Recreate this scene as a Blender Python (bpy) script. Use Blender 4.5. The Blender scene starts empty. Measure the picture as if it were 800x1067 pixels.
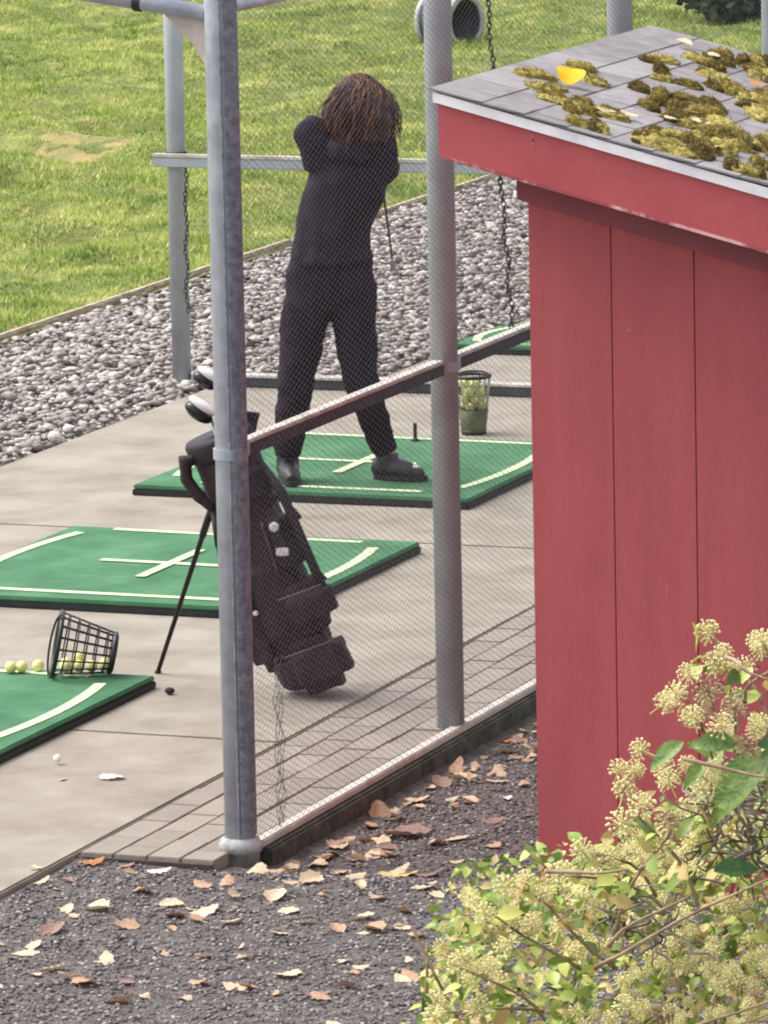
import bpy, bmesh, math, random
import numpy as np
from mathutils import Vector, Matrix, noise
random.seed(7); rng = np.random.default_rng(7)
S = bpy.context.scene
COL = S.collection
PI = math.pi
AZ = 0.36776                       # heading of the viewer, measured from the fence line (+Y runs along the fence)

# ------------------------------------------------------------------ materials
def lin(r, g, b):
    f = lambda c: (c/255/12.92) if c/255 <= .04045 else ((c/255+.055)/1.055)**2.4
    return (f(r), f(g), f(b), 1)

def mat(name, c1, c2=None, scale=8, rough=.6, bump=0, bscale=None, metal=0, island=0, spec=.5, c3=None, detail=6,
        trans=0, stretch=None, lo=.35, hi=.65, bdist=.01, sheen=0):
    m = bpy.data.materials.new(name); m.use_nodes = True
    nt = m.node_tree; N = nt.nodes; L = nt.links
    b = N['Principled BSDF']
    b.inputs['Roughness'].default_value = rough
    b.inputs['Metallic'].default_value = metal
    b.inputs['Specular IOR Level'].default_value = spec
    if sheen:
        b.inputs['Sheen Weight'].default_value = sheen
    tc = N.new('ShaderNodeTexCoord'); vec = tc.outputs['Object']
    if stretch:
        mp = N.new('ShaderNodeMapping'); mp.inputs['Scale'].default_value = stretch
        L.new(vec, mp.inputs['Vector']); vec = mp.outputs['Vector']
    c2 = c2 or tuple(x*.75 for x in c1[:3]) + (1,)
    n = N.new('ShaderNodeTexNoise'); n.inputs['Scale'].default_value = scale; n.inputs['Detail'].default_value = detail
    n.inputs['Roughness'].default_value = .62
    L.new(vec, n.inputs['Vector'])
    cr = N.new('ShaderNodeValToRGB')
    e = cr.color_ramp.elements
    e[0].position = lo; e[0].color = c2; e[1].position = hi; e[1].color = c1
    if c3:
        k = e.new((lo+hi)/2); k.color = c3
    fac = n.outputs['Fac']
    if island:
        g = N.new('ShaderNodeNewGeometry')
        mx = N.new('ShaderNodeMix'); mx.data_type = 'FLOAT'; mx.inputs[0].default_value = island
        L.new(fac, mx.inputs[2]); L.new(g.outputs['Random Per Island'], mx.inputs[3]); fac = mx.outputs[0]
    L.new(fac, cr.inputs['Fac'])
    L.new(cr.outputs['Color'], b.inputs['Base Color'])
    if bump:
        n2 = N.new('ShaderNodeTexNoise'); n2.inputs['Scale'].default_value = bscale or scale*4; n2.inputs['Detail'].default_value = 5
        L.new(vec, n2.inputs['Vector'])
        bp = N.new('ShaderNodeBump'); bp.inputs['Strength'].default_value = bump; bp.inputs['Distance'].default_value = bdist
        L.new(n2.outputs['Fac'], bp.inputs['Height']); L.new(bp.outputs['Normal'], b.inputs['Normal'])
    if trans:
        t = N.new('ShaderNodeBsdfTranslucent'); L.new(cr.outputs['Color'], t.inputs['Color'])
        ms = N.new('ShaderNodeMixShader'); ms.inputs[0].default_value = trans
        L.new(b.outputs[0], ms.inputs[1]); L.new(t.outputs[0], ms.inputs[2])
        L.new(ms.outputs[0], N['Material Output'].inputs['Surface'])
    return m

M = {}
M['concrete'] = mat('concrete', lin(152,144,132), lin(126,117,106), scale=2.6, rough=.85, bump=.3, bscale=90, lo=.33, hi=.62, detail=9, spec=.25)
M['brick'] = mat('brick_edging', lin(150,141,131), lin(126,117,108), scale=9, rough=.88, bump=.35, bscale=70, island=.35, lo=.2, hi=.8, spec=.2)
M['joint'] = mat('joint_dirt', lin(84,72,64), lin(54,46,42), scale=20, rough=.95)
M['gravel'] = mat('gravel', lin(124,116,113), lin(82,77,76), scale=34, rough=.9, bump=.9, bscale=120, bdist=.02, spec=.2)
M['pebble'] = mat('pebble', lin(182,172,168), lin(64,59,60), scale=60, rough=.8, island=.85, lo=.05, hi=1, c3=lin(116,108,106), spec=.3)
M['stone'] = mat('stone', lin(204,195,186), lin(98,91,87), scale=22, rough=.6, island=.75, lo=.0, hi=1, c3=lin(146,136,129), bump=.3, bscale=70)
M['stonebed'] = mat('stone_bed', lin(118,106,98), lin(84,75,70), scale=14, rough=.95, bump=.6)
M['soil'] = mat('soil', lin(150,152,84), lin(96,108,52), scale=2.4, rough=.95, bump=.6, bscale=20, c3=lin(96,102,48), lo=.3, hi=.7)
M['galv'] = mat('galvanised', lin(188,192,202), lin(160,164,174), scale=14, rough=.4, metal=.25, bump=.05, bscale=60)
M['greypaint'] = mat('grey_painted_steel', lin(172,177,181), lin(150,155,159), scale=6, rough=.45, metal=.15, bump=.04, bscale=40)
M['wire'] = mat('net_wire', lin(100,96,102), lin(78,74,80), scale=30, rough=.65, metal=.1)
M['wrap'] = mat('wrapped_wire', lin(158,159,168), lin(116,116,126), scale=40, rough=.6, metal=.3, bump=.6, bscale=160)
M['darkmetal'] = mat('dark_metal', lin(52,50,54), lin(30,28,32), scale=20, rough=.5, metal=.5)
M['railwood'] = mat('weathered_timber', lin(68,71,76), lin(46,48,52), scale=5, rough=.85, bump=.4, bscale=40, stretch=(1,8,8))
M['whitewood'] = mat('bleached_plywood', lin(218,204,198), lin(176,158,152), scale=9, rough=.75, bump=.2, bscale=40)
M['cap'] = mat('painted_rail_toplight', lin(196,190,180), lin(146,138,128), scale=9, rough=.7, bump=.3, bscale=60, lo=.25, hi=.6)  # sky light on the rail tops, painted as a pale colour
M['kerb'] = mat('mossy_kerb', lin(82,86,72), lin(44,48,40), scale=12, rough=.9, bump=.6, bscale=50)
M['curbwood'] = mat('pale_edging', lin(190,176,150), lin(120,106,88), scale=9, rough=.9, bump=.4, bscale=40, stretch=(6,1,6))
M['turf'] = mat('mat_turf', lin(96,138,102), lin(58,100,72), scale=3.5, rough=.88, bump=.7, bscale=330, bdist=.006, lo=.3, hi=.72, c3=lin(74,120,86), detail=10, spec=.2)
M['turfline'] = mat('mat_line', lin(206,216,176), lin(160,182,136), scale=14, rough=.85, bump=.4, bscale=300, lo=.25, hi=.6)
M['rubber'] = mat('black_rubber', lin(34,34,36), lin(20,20,22), scale=20, rough=.7)
M['red'] = mat('red_paint', lin(184,90,92), lin(168,78,81), scale=2.4, rough=.55, bump=.18, bscale=55, stretch=(3,3,.5), lo=.3, hi=.7, spec=.35)
M['redtrim'] = mat('red_trim_paint', lin(188,90,92), lin(174,80,83), scale=5, rough=.55, bump=.12, bscale=30, spec=.35)
M['redworn'] = mat('worn_red_edge', lin(196,128,128), lin(160,76,80), scale=22, rough=.7, lo=.35, hi=.6)
M['whitemetal'] = mat('white_drip_metal', lin(244,240,242), lin(220,214,218), scale=9, rough=.4)
M['shingle'] = mat('asphalt_shingle', lin(162,157,158), lin(100,95,97), scale=14, rough=.9, island=.25, bump=.7, bscale=260, bdist=.004, lo=.15, hi=.85, spec=.2)
M['moss'] = mat('roof_moss', lin(198,182,108), lin(92,78,48), scale=30, rough=.95, bump=.9, bscale=150, bdist=.02, island=.4, c3=lin(150,132,72), spec=.1)
M['black'] = mat('black_cloth', lin(38,33,42), lin(26,23,30), scale=7, rough=.95, bump=.3, bscale=60, spec=.2)
M['blackjk'] = mat('black_jacket_cloth', lin(41,36,45), lin(28,25,32), scale=6, rough=.92, bump=.3, bscale=40, spec=.25)
M['shoe'] = mat('black_shoe', lin(40,38,42), lin(28,26,30), scale=20, rough=.5)
M['lit_toe'] = mat('painted_lit_toe', lin(220,216,210), lin(190,184,178), scale=20, rough=.5)  # light falling on the shoe toe, painted as a pale colour
M['skin'] = mat('skin', lin(206,152,128), lin(190,132,110), scale=9, rough=.5)
M['hair'] = mat('auburn_hair', lin(172,112,78), lin(52,33,28), scale=16, rough=.45, island=.75, lo=.15, hi=1, c3=lin(70,40,32))
M['eye'] = mat('eye', lin(60,46,38), lin(40,30,26), rough=.2)
M['lips'] = mat('lips', lin(170,96,92), rough=.5)
M['bag'] = mat('maroon_bag_fabric', lin(54,37,43), lin(28,20,25), scale=5, rough=.75, bump=.35, bscale=60, lo=.3, hi=.7)
M['bagdark'] = mat('dark_bag_fabric', lin(40,33,41), lin(23,19,25), scale=6, rough=.7, bump=.3, bscale=60)
M['zip'] = mat('zip_tape', lin(88,70,74), lin(60,48,54), scale=60, rough=.5)
M['badge'] = mat('white_badge', lin(226,224,226), lin(200,198,200), rough=.5)
M['clubwhite'] = mat('white_club_paint', lin(236,234,232), lin(214,210,208), rough=.25)
M['clubblack'] = mat('black_club_paint', lin(24,26,36), lin(14,14,20), rough=.25)
M['chrome'] = mat('steel_shaft', lin(180,180,184), lin(150,150,155), rough=.3, metal=.8)
M['wireblack'] = mat('black_basket_plastic', lin(40,38,42), lin(26,24,28), rough=.45)
M['wirewhite'] = mat('pale_basket_plastic', lin(158,166,138), lin(112,122,98), rough=.45)
M['olive'] = mat('olive_bucket_plastic', lin(94,100,58), lin(56,60,38), scale=10, rough=.6)
M['ball'] = mat('golf_ball', lin(226,222,150), lin(206,200,128), scale=6, rough=.35)
M['whiteball'] = mat('white_ball', lin(240,238,228), lin(220,216,206), scale=6, rough=.35)
M['grass'] = mat('grass', lin(232,222,152), lin(104,130,62), scale=1.5, rough=.7, island=.24, c3=lin(172,188,96), trans=.3, lo=.36, hi=.68, detail=5, spec=.3)
M['drum'] = mat('grey_drum', lin(86,88,92), lin(58,60,66), scale=10, rough=.6)
M['shrub'] = mat('dark_shrub_leaf', lin(64,84,50), lin(26,38,26), scale=6, rough=.6, island=.6, trans=.2)
M['bark'] = mat('bark', lin(98,84,70), lin(60,50,42), scale=20, rough=.9)
M['ivy'] = mat('ivy_leaf', lin(214,216,124), lin(66,94,42), scale=9, rough=.38, island=.8, c3=lin(146,168,74), trans=.25, lo=.05, hi=.95)
M['ivybig'] = mat('ivy_dark_leaf', lin(140,164,82), lin(66,104,54), scale=34, rough=.42, island=.35, trans=.2, bump=.5, bscale=90)
M['ivyyellow'] = mat('ivy_fading_leaf', lin(222,200,134), lin(178,148,98), scale=14, rough=.5, island=.7, trans=.25, lo=.05, hi=.95)
M['umbel'] = mat('ivy_flower', lin(244,234,182), lin(196,186,120), scale=40, rough=.6, island=.7, lo=.05, hi=.95)
M['umbelbrown'] = mat('ivy_spent_flower', lin(190,164,128), lin(122,104,84), scale=40, rough=.7, island=.7, lo=.05, hi=.95)
M['twig'] = mat('ivy_twig', lin(172,148,118), lin(112,94,76), scale=30, rough=.8)
M['dead'] = mat('dead_ivy_twig', lin(150,140,132), lin(84,76,70), scale=30, rough=.9, island=.6)
LEAFMAT = {
 'pale cream': mat('leaf_cream', lin(232,212,182), lin(196,166,134), scale=16, rough=.6, trans=.15, bump=.3, bscale=60),
 'tan': mat('leaf_tan', lin(202,168,136), lin(160,120,96), scale=16, rough=.6, trans=.15, bump=.3, bscale=60),
 'dull pinkish brown': mat('leaf_pink_brown', lin(168,136,122), lin(130,100,90), scale=16, rough=.7, trans=.15, bump=.3, bscale=60),
 'orange brown': mat('leaf_orange', lin(206,142,74), lin(156,98,56), scale=16, rough=.6, trans=.15, bump=.3, bscale=60),
 'yellow': mat('leaf_yellow', lin(250,214,20), lin(230,180,20), scale=16, rough=.5, trans=.3),
 'white': mat('leaf_white', lin(240,232,220), lin(220,206,190), scale=16, rough=.5, trans=.1),
}

# ------------------------------------------------------------------ helpers
class MB:
    def __init__(s): s.v = []; s.f = []
    def add(s, vs, fs):
        o = len(s.v); s.v += [tuple(v) for v in vs]; s.f += [tuple(i+o for i in f) for f in fs]; return s
    def box(s, x0, x1, y0, y1, z0, z1, b=0):
        if b <= 0:
            vs = [(x,y,z) for z in (z0,z1) for y in (y0,y1) for x in (x0,x1)]
            return s.add(vs, [(0,2,3,1),(4,5,7,6),(0,1,5,4),(2,6,7,3),(0,4,6,2),(1,3,7,5)])
        bm = bmesh.new(); bmesh.ops.create_cube(bm, size=1)
        bmesh.ops.scale(bm, vec=(x1-x0,y1-y0,z1-z0), verts=bm.verts)
        bmesh.ops.translate(bm, vec=((x0+x1)/2,(y0+y1)/2,(z0+z1)/2), verts=bm.verts)
        bmesh.ops.bevel(bm, geom=bm.edges[:], offset=b, segments=2, affect='EDGES')
        return s.bm(bm)
    def bm(s, bm):
        bm.verts.ensure_lookup_table(); bm.verts.index_update()
        s.add([v.co[:] for v in bm.verts], [[v.index for v in f.verts] for f in bm.faces]); bm.free(); return s
    def tube(s, pts, r, n=8, cap=True, ell=None):
        """round tube through pts; r a number or one per point; ell=(kx,ky) squashes the section"""
        pts = [Vector(p) for p in pts]
        rs = r if hasattr(r, '__len__') else [r]*len(pts)
        o = len(s.v); ref = None
        for i, p in enumerate(pts):
            t = (pts[min(i+1,len(pts)-1)] - pts[max(i-1,0)]).normalized()
            if ref is None:
                ref = Vector((1,0,0)) if abs(t.x) < .8 else Vector((0,1,0))
            a = (ref - t*ref.dot(t)).normalized(); ref = a
            c = t.cross(a)
            for k in range(n):
                q = 2*PI*k/n
                d = a*math.cos(q) + c*math.sin(q)
                e = ell if ell else (1,1)
                s.v.append(tuple(p + Vector((d.x*e[0], d.y*e[1], d.z))*rs[i]))
        for i in range(len(pts)-1):
            for k in range(n):
                s.f.append((o+i*n+k, o+i*n+(k+1)%n, o+(i+1)*n+(k+1)%n, o+(i+1)*n+k))
        if cap:
            s.f.append(tuple(o+k for k in range(n))[::-1]); e = o+(len(pts)-1)*n
            s.f.append(tuple(e+k for k in range(n)))
        return s
    def lathe(s, prof, n=24, c=(0,0,0), cap=True):
        o = len(s.v)
        for r, z in prof:
            for k in range(n):
                a = 2*PI*k/n; s.v.append((c[0]+r*math.cos(a), c[1]+r*math.sin(a), c[2]+z))
        for i in range(len(prof)-1):
            for k in range(n):
                s.f.append((o+i*n+k, o+i*n+(k+1)%n, o+(i+1)*n+(k+1)%n, o+(i+1)*n+k))
        if cap:
            s.f.append(tuple(o+k for k in range(n))[::-1]); e = o+(len(prof)-1)*n
            s.f.append(tuple(e+k for k in range(n)))
        return s
    def ball(s, c, r, sub=2, sc=(1,1,1), rot=None):
        bm = bmesh.new(); bmesh.ops.create_icosphere(bm, subdivisions=sub, radius=r)
        for v in bm.verts:
            q = Vector((v.co.x*sc[0], v.co.y*sc[1], v.co.z*sc[2]))
            if rot: q = rot @ q
            v.co = q + Vector(c)
        return s.bm(bm)
    def prism(s, poly, y0, y1):
        """poly in (x,z) extruded along y"""
        n = len(poly); o = len(s.v)
        s.v += [(x,y0,z) for x,z in poly] + [(x,y1,z) for x,z in poly]
        s.f += [tuple(o+i for i in range(n)), tuple(o+n+i for i in range(n))[::-1]]
        s.f += [(o+i, o+n+i, o+n+(i+1)%n, o+(i+1)%n) for i in range(n)]
        return s
    def build(s, name, m, parent=None, smooth=False, loc=(0,0,0)):
        me = bpy.data.meshes.new(name); me.from_pydata(s.v, [], s.f); me.validate()
        bm = bmesh.new(); bm.from_mesh(me); bmesh.ops.recalc_face_normals(bm, faces=bm.faces); bm.to_mesh(me); bm.free()
        if smooth:
            me.shade_smooth()
        return link(name, me, m, parent, loc)

def link(name, me, m, parent=None, loc=(0,0,0)):
    if m is not None and not me.materials: me.materials.append(m)
    o = bpy.data.objects.new(name, me); COL.objects.link(o); o.location = loc
    if parent: o.parent = parent
    return o

def soup(name, V, F, m, parent=None, smooth=False):
    """fast mesh from numpy arrays, F an (n,k) array of equal faces"""
    me = bpy.data.meshes.new(name); V = np.asarray(V, np.float32); F = np.asarray(F, np.int32)
    n, k = F.shape
    me.vertices.add(len(V)); me.vertices.foreach_set('co', V.ravel())
    me.loops.add(n*k); me.loops.foreach_set('vertex_index', F.ravel())
    me.polygons.add(n); me.polygons.foreach_set('loop_start', np.arange(0, n*k, k, dtype=np.int32))
    me.update(calc_edges=True); me.validate()
    if smooth: me.shade_smooth()
    return link(name, me, m, parent)

def tag(o, label=None, cat=None, group=None, kind=None):
    if label: o['label'] = label
    if cat: o['category'] = cat
    if group: o['group'] = group
    if kind: o['kind'] = kind
    return o

def thing(name, label, cat, loc=(0,0,0), rz=0, group=None):
    o = bpy.data.objects.new(name, None); COL.objects.link(o)
    o.location = loc; o.rotation_euler = (0,0,rz); o.empty_display_size = .1
    return tag(o, label, cat, group)

def copy_tree(o, parent=None):
    c = o.copy(); COL.objects.link(c)
    if parent: c.parent = parent
    for ch in list(o.children): copy_tree(ch, c)
    return c

def fuse(mb, name, m, parent, voxel=.012, smooth=6, wrinkle=0, wscale=9, seed=0, stretch=(1,1,1)):
    """melt the overlapping tubes of mb into one continuous skin"""
    me = bpy.data.meshes.new(name+'_raw'); me.from_pydata(mb.v, [], mb.f)
    bm = bmesh.new(); bm.from_mesh(me); bmesh.ops.recalc_face_normals(bm, faces=bm.faces); bm.to_mesh(me); bm.free()
    o = bpy.data.objects.new(name+'_raw', me); COL.objects.link(o)
    r = o.modifiers.new('r','REMESH'); r.mode = 'VOXEL'; r.voxel_size = voxel
    if smooth:
        sm = o.modifiers.new('s','SMOOTH'); sm.factor = .5; sm.iterations = smooth
    dg = bpy.context.evaluated_depsgraph_get()
    ne = bpy.data.meshes.new_from_object(o.evaluated_get(dg))
    bpy.data.objects.remove(o); bpy.data.meshes.remove(me)
    ne.name = name; ne.materials.clear(); ne.shade_smooth()
    if wrinkle:
        ne.calc_loop_triangles()
        nor = [v.normal.copy() for v in ne.vertices]
        for v, n in zip(ne.vertices, nor):
            p = Vector((v.co.x*stretch[0], v.co.y*stretch[1], v.co.z*stretch[2]))*wscale + Vector((seed*7.1,seed*3.3,0))
            v.co += n*wrinkle*(noise.noise(p)*1.0 + .5*noise.noise(p*2.3))
    return link(name, ne, m, parent)

# ------------------------------------------------------------------ camera
cam = bpy.data.cameras.new('camera'); co = bpy.data.objects.new('camera', cam); COL.objects.link(co)
F0 = Vector((-math.sin(AZ), math.cos(AZ), 0)); R0 = Vector((math.cos(AZ), math.sin(AZ), 0)); Z0 = Vector((0,0,1))
PIT, ROLL = .169216, -.02055
fw = F0*math.cos(PIT) - Z0*math.sin(PIT); up = F0*math.sin(PIT) + Z0*math.cos(PIT)
ri = R0*math.cos(ROLL) + up*math.sin(ROLL); up2 = -R0*math.sin(ROLL) + up*math.cos(ROLL)
CAM = Vector((7.77449,-16.44918,4.07659))
mx = Matrix((ri, up2, -fw)).transposed().to_4x4(); mx.translation = CAM
co.matrix_world = mx
cam.sensor_fit = 'HORIZONTAL'; cam.sensor_width = 36; cam.lens = 36*6195.9/800
cam.clip_start = .5; cam.clip_end = 1500
S.camera = co
S.cycles.filter_width = 2.0

# ------------------------------------------------------------------ light (bright overcast, the sun behind thin cloud beyond the range)
EL, ROT = math.radians(58), math.radians(-95)
w = bpy.data.worlds.new('World'); S.world = w; w.use_nodes = True
nt = w.node_tree; bg = nt.nodes['Background']; bg.inputs['Strength'].default_value = .15
sky = nt.nodes.new('ShaderNodeTexSky'); sky.sky_type = 'NISHITA'; sky.sun_disc = False
sky.sun_elevation = EL; sky.sun_rotation = ROT; sky.air_density = 1; sky.dust_density = 4; sky.ozone_density = 1
hs = nt.nodes.new('ShaderNodeHueSaturation'); hs.inputs['Saturation'].default_value = .3
nt.links.new(sky.outputs[0], hs.inputs['Color']); nt.links.new(hs.outputs[0], bg.inputs['Color'])
sl = bpy.data.lights.new('sun','SUN'); sl.energy = .8; sl.angle = math.radians(30); sl.color = (1,.97,.93)
so = bpy.data.objects.new('sun', sl); COL.objects.link(so)
sd = Vector((math.sin(ROT)*math.cos(EL), math.cos(ROT)*math.cos(EL), math.sin(EL)))
so.rotation_euler = (-sd).to_track_quat('-Z','Y').to_euler(); so.location = (0,0,30)
S.view_settings.view_transform = 'Standard'; S.view_settings.look = 'None'
S.view_settings.exposure = 1.2; S.view_settings.gamma = 1; S.view_settings.use_curve_mapping = False

# ------------------------------------------------------------------ the ground
def dist(x, y): return (x-CAM.x)*F0.x + (y-CAM.y)*F0.y           # metres ahead of the viewpoint
def side(x, y): return (x-CAM.x)*R0.x + (y-CAM.y)*R0.y
def at(s, d): return (CAM.x + R0.x*s + F0.x*d, CAM.y + R0.y*s + F0.y*d)
def ground_z(x, y):
    d = dist(x, y)
    q = min(1, max(0, (y+.25)/.35))*min(1, max(0, (x-.9)/.1))
    z = -.022 - .066*q + .010*noise.noise(Vector((x*1.7,y*1.7,0))) + .006*noise.noise(Vector((x*7,y*7,3)))
    k = max(0, 15.3-d)
    return z + min(.24*k, 2.6)

tag(MB().box(-300,300,-300,300,-.6,-.45).build('ground', M['soil']), kind='structure')
def grid(name, x0, x1, y0, y1, st, zf, m, kind='structure'):
    xs = np.arange(x0, x1+1e-6, st); ys = np.arange(y0, y1+1e-6, st)
    V = np.array([(x,y,zf(x,y)) for y in ys for x in xs]); nx = len(xs)
    i = np.arange(len(xs)-1)[None,:] + nx*np.arange(len(ys)-1)[:,None]; i = i.ravel()
    return tag(soup(name, V, np.stack([i,i+1,i+1+nx,i+nx],1), m, smooth=True), kind=kind)
grid('gravel_yard', -3, 9, -20, 12.9, .12, ground_z, M['gravel'])
# pebbles of the yard
def scatter(name, pts, rad, m, flat=.7, sub=1, nshape=7, kind='stuff', rough=.25):
    shapes = []
    for k in range(nshape):
        bm = bmesh.new(); bmesh.ops.create_icosphere(bm, subdivisions=sub, radius=1)
        bm.verts.ensure_lookup_table(); bm.verts.index_update()
        v = np.array([q.co[:] for q in bm.verts]); f = np.array([[q.index for q in g.verts] for g in bm.faces]); bm.free()
        v *= (1 + rough*rng.normal(size=(len(v),1))); v *= np.array([1, rng.uniform(.6,.95), rng.uniform(flat-.2,flat)])
        shapes.append((v,f))
    V = []; Fs = []; o = 0
    for p, r in zip(pts, rad):
        v, f = shapes[rng.integers(nshape)]
        a, b = rng.uniform(0,2*PI), rng.normal()*.45
        ca, sa, cb, sb = math.cos(a), math.sin(a), math.cos(b), math.sin(b)
        R = np.array([[ca,-sa,0],[sa,ca,0],[0,0,1]]) @ np.array([[1,0,0],[0,cb,-sb],[0,sb,cb]])
        V.append((v*r)@R.T + p); Fs.append(f+o); o += len(v)
    return tag(soup(name, np.concatenate(V), np.concatenate(Fs), m), kind=kind)
P = []; 
while len(P) < 30000:
    s_, d = rng.uniform(-1.6,1.7), rng.uniform(15.2,20.2)
    x, y = at(s_, d)
    if (x < .5 and y > -3) or (x < 1.06 and y > -.2) or (x > 1.88 and y > .12): continue
    P.append((x,y,ground_z(x,y)+.002))
scatter('loose_gravel', P, .0035+.0055*rng.random(len(P))**2, M['pebble'], sub=1)

# concrete slabs with open joints
jo = [-6, -1.3, 1.482, 5.17, 8.96, 12.6, 16.4]
edge = lambda y: -2.15 if y > 8.97 else -2.83             # the slab is narrower beyond the divider
for a, b in zip(jo[:-1], jo[1:]):
    tag(MB().box(edge(b-.1), .478, a+.006, b-.006, -.3, 0, .006).build('concrete_slab', M['concrete']), kind='structure')
tag(MB().box(-2.8, .93, -.2, 8.95, -.3, -.014).box(-2.12, .93, 8.95, 16.3, -.3, -.0145).box(-2.8,.46,-5.9,-.2,-.3,-.014).build('slab_joint_fill', M['joint']), kind='structure')
mb = MB(); 
for r in range(4):
    x0 = .49 + r*.112
    y = -.19 + (r%2)*.0
    first = True
    while y < 9.5:
        l = .235 if not (first and r%2) else .12
        first = False
        dz = rng.normal()*.0012
        mb.box(x0, x0+.106, y, y+l-.0035, -.12, -.002+dz, .0025); y += l
tag(mb.build('brick_edging', M['brick']), kind='structure')

# stone band and the timber edging of the range
tag(MB().box(-4.42,-2.835,-2,8.962,-.3,-.03).box(-4.42,-2.155,8.962,16.5,-.3,-.03).box(-4.42,-2.835,16.5,40,-.3,-.03).build('stone_bed', M['stonebed']), kind='structure')
P = []; rad = []
while len(P) < 31000:
    x, y = rng.uniform(-4.38,-2.17), rng.uniform(4.5,17.5)
    if x > edge(y)-.02: continue
    if abs(side(x,y)) > .07*dist(x,y)+.25: continue
    P.append((x, y, rng.uniform(-.035,.02))); rad.append(rng.choice([.013,.019,.027,.038], p=[.3,.36,.26,.08])*rng.uniform(.8,1.2))
scatter('river_stones', P, rad, M['stone'], flat=.55, sub=1, nshape=60, rough=.19)
mb = MB()
y = 2.0
while y < 40:
    l = rng.uniform(2.2,2.6); dx = rng.normal()*.012
    mb.box(-4.47+dx, -4.425+dx, y, y+l-.01, -.2, .032+rng.normal()*.006, .008); y += l
tag(mb.build('edging_board', M['curbwood']), 'long pale weathered timber edging between the grass and the stone bed', 'edging')

# range turf
def hump(x, y):
    p = Vector((x*1.5, y*1.1, 0))
    return .10*noise.noise(p) + .07*noise.noise(p*2.2) + .018*noise.noise(p*6) - .02
def field_z(x, y):
    return (hump(x,y) + .03)*min(1, max(.15, (-4.45-x)/.7))
grid('driving_range', -22, -4.4, 2, 48, .1, field_z, M['soil'])
tag(MB().box(-300,-21.9,-200,300,-.4,-.02).box(-21.9,-4.45,47.9,300,-.4,-.021).box(-4.45,300,16.5,300,-.4,-.1).build('far_ground', M['soil']), kind='structure')
n = 210000
X = []; 
while len(X) < n:
    d = rng.uniform(26,52, 4000); s_ = rng.uniform(-1,1,4000)*(.068*d+.3)
    x = CAM.x + R0.x*s_ + F0.x*d; y = CAM.y + R0.y*s_ + F0.y*d
    ok = (x < -4.5) & (rng.random(4000) < np.clip(1.5-(d-26)/34, .4, 1))
    X += list(zip(x[ok], y[ok]))
X = X[:n]
Zb = np.array([field_z(x,y) for x,y in X])
lush = np.array([noise.noise(Vector((x*1.1,y*.8,9)))*.9 + noise.noise(Vector((x*3.5,y*2.6,4)))*.7 for x,y in X])
bare = np.array([min(((x+7.57)/.75)**2+((y-18.5)/1.0)**2, ((x+4.5)/.22)**2+((y-15.1)/.7)**2) for x,y in X])
X = np.array(X)
h = np.clip(.026 + .026*lush, .010, .07)*rng.uniform(.6,1.3,n)
keep = rng.random(n) < np.clip(bare, .62, 1)
X = X[keep]; Zb = Zb[keep]; h = h[keep]; n = len(X)
a = rng.uniform(0,2*PI,n); wd = rng.uniform(.004,.009,n)
lean = rng.normal(size=(n,2))*.5*h[:,None]
b0 = np.stack([X[:,0]-wd*np.cos(a), X[:,1]-wd*np.sin(a), Zb-.005],1)
b1 = np.stack([X[:,0]+wd*np.cos(a), X[:,1]+wd*np.sin(a), Zb-.005],1)
b2 = np.stack([X[:,0]+lean[:,0], X[:,1]+lean[:,1], Zb+h],1)
V = np.stack([b0,b1,b2],1).reshape(-1,3)
tag(soup('grass', V, np.arange(3*n).reshape(-1,3), M['grass']), kind='stuff')
# worn earth patches on the range
me_b = MB()
for (cx, cy, rx, ry) in ((-7.57,18.5,.5,.75),(-4.62,15.1,.13,.6)):
    ring = []
    V2 = [(cx,cy,field_z(cx,cy)+.003)]
    for rr in (.4,.75,1):
        for k in range(26):
            q = 2*PI*k/26; jit = 1+.25*noise.noise(Vector((math.cos(q)*2,math.sin(q)*2,cx)))
            x, y = cx+rx*rr*jit*math.cos(q), cy+ry*rr*jit*math.sin(q)
            V2.append((x,y,field_z(x,y)+(.003 if rr<.8 else -.03)))
    Fc = [(0,1+k,1+(k+1)%26) for k in range(26)]
    for j in range(2):
        Fc += [(1+j*26+k, 1+(j+1)*26+k, 1+(j+1)*26+(k+1)%26, 1+j*26+(k+1)%26) for k in range(26)]
    me_b.add(V2, Fc)
M['earth'] = mat('worn_earth', lin(160,138,92), lin(118,116,62), scale=5, rough=.95, bump=.5, bscale=30)
tag(me_b.build('bare_earth', M['earth'], smooth=True), kind='structure')

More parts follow.
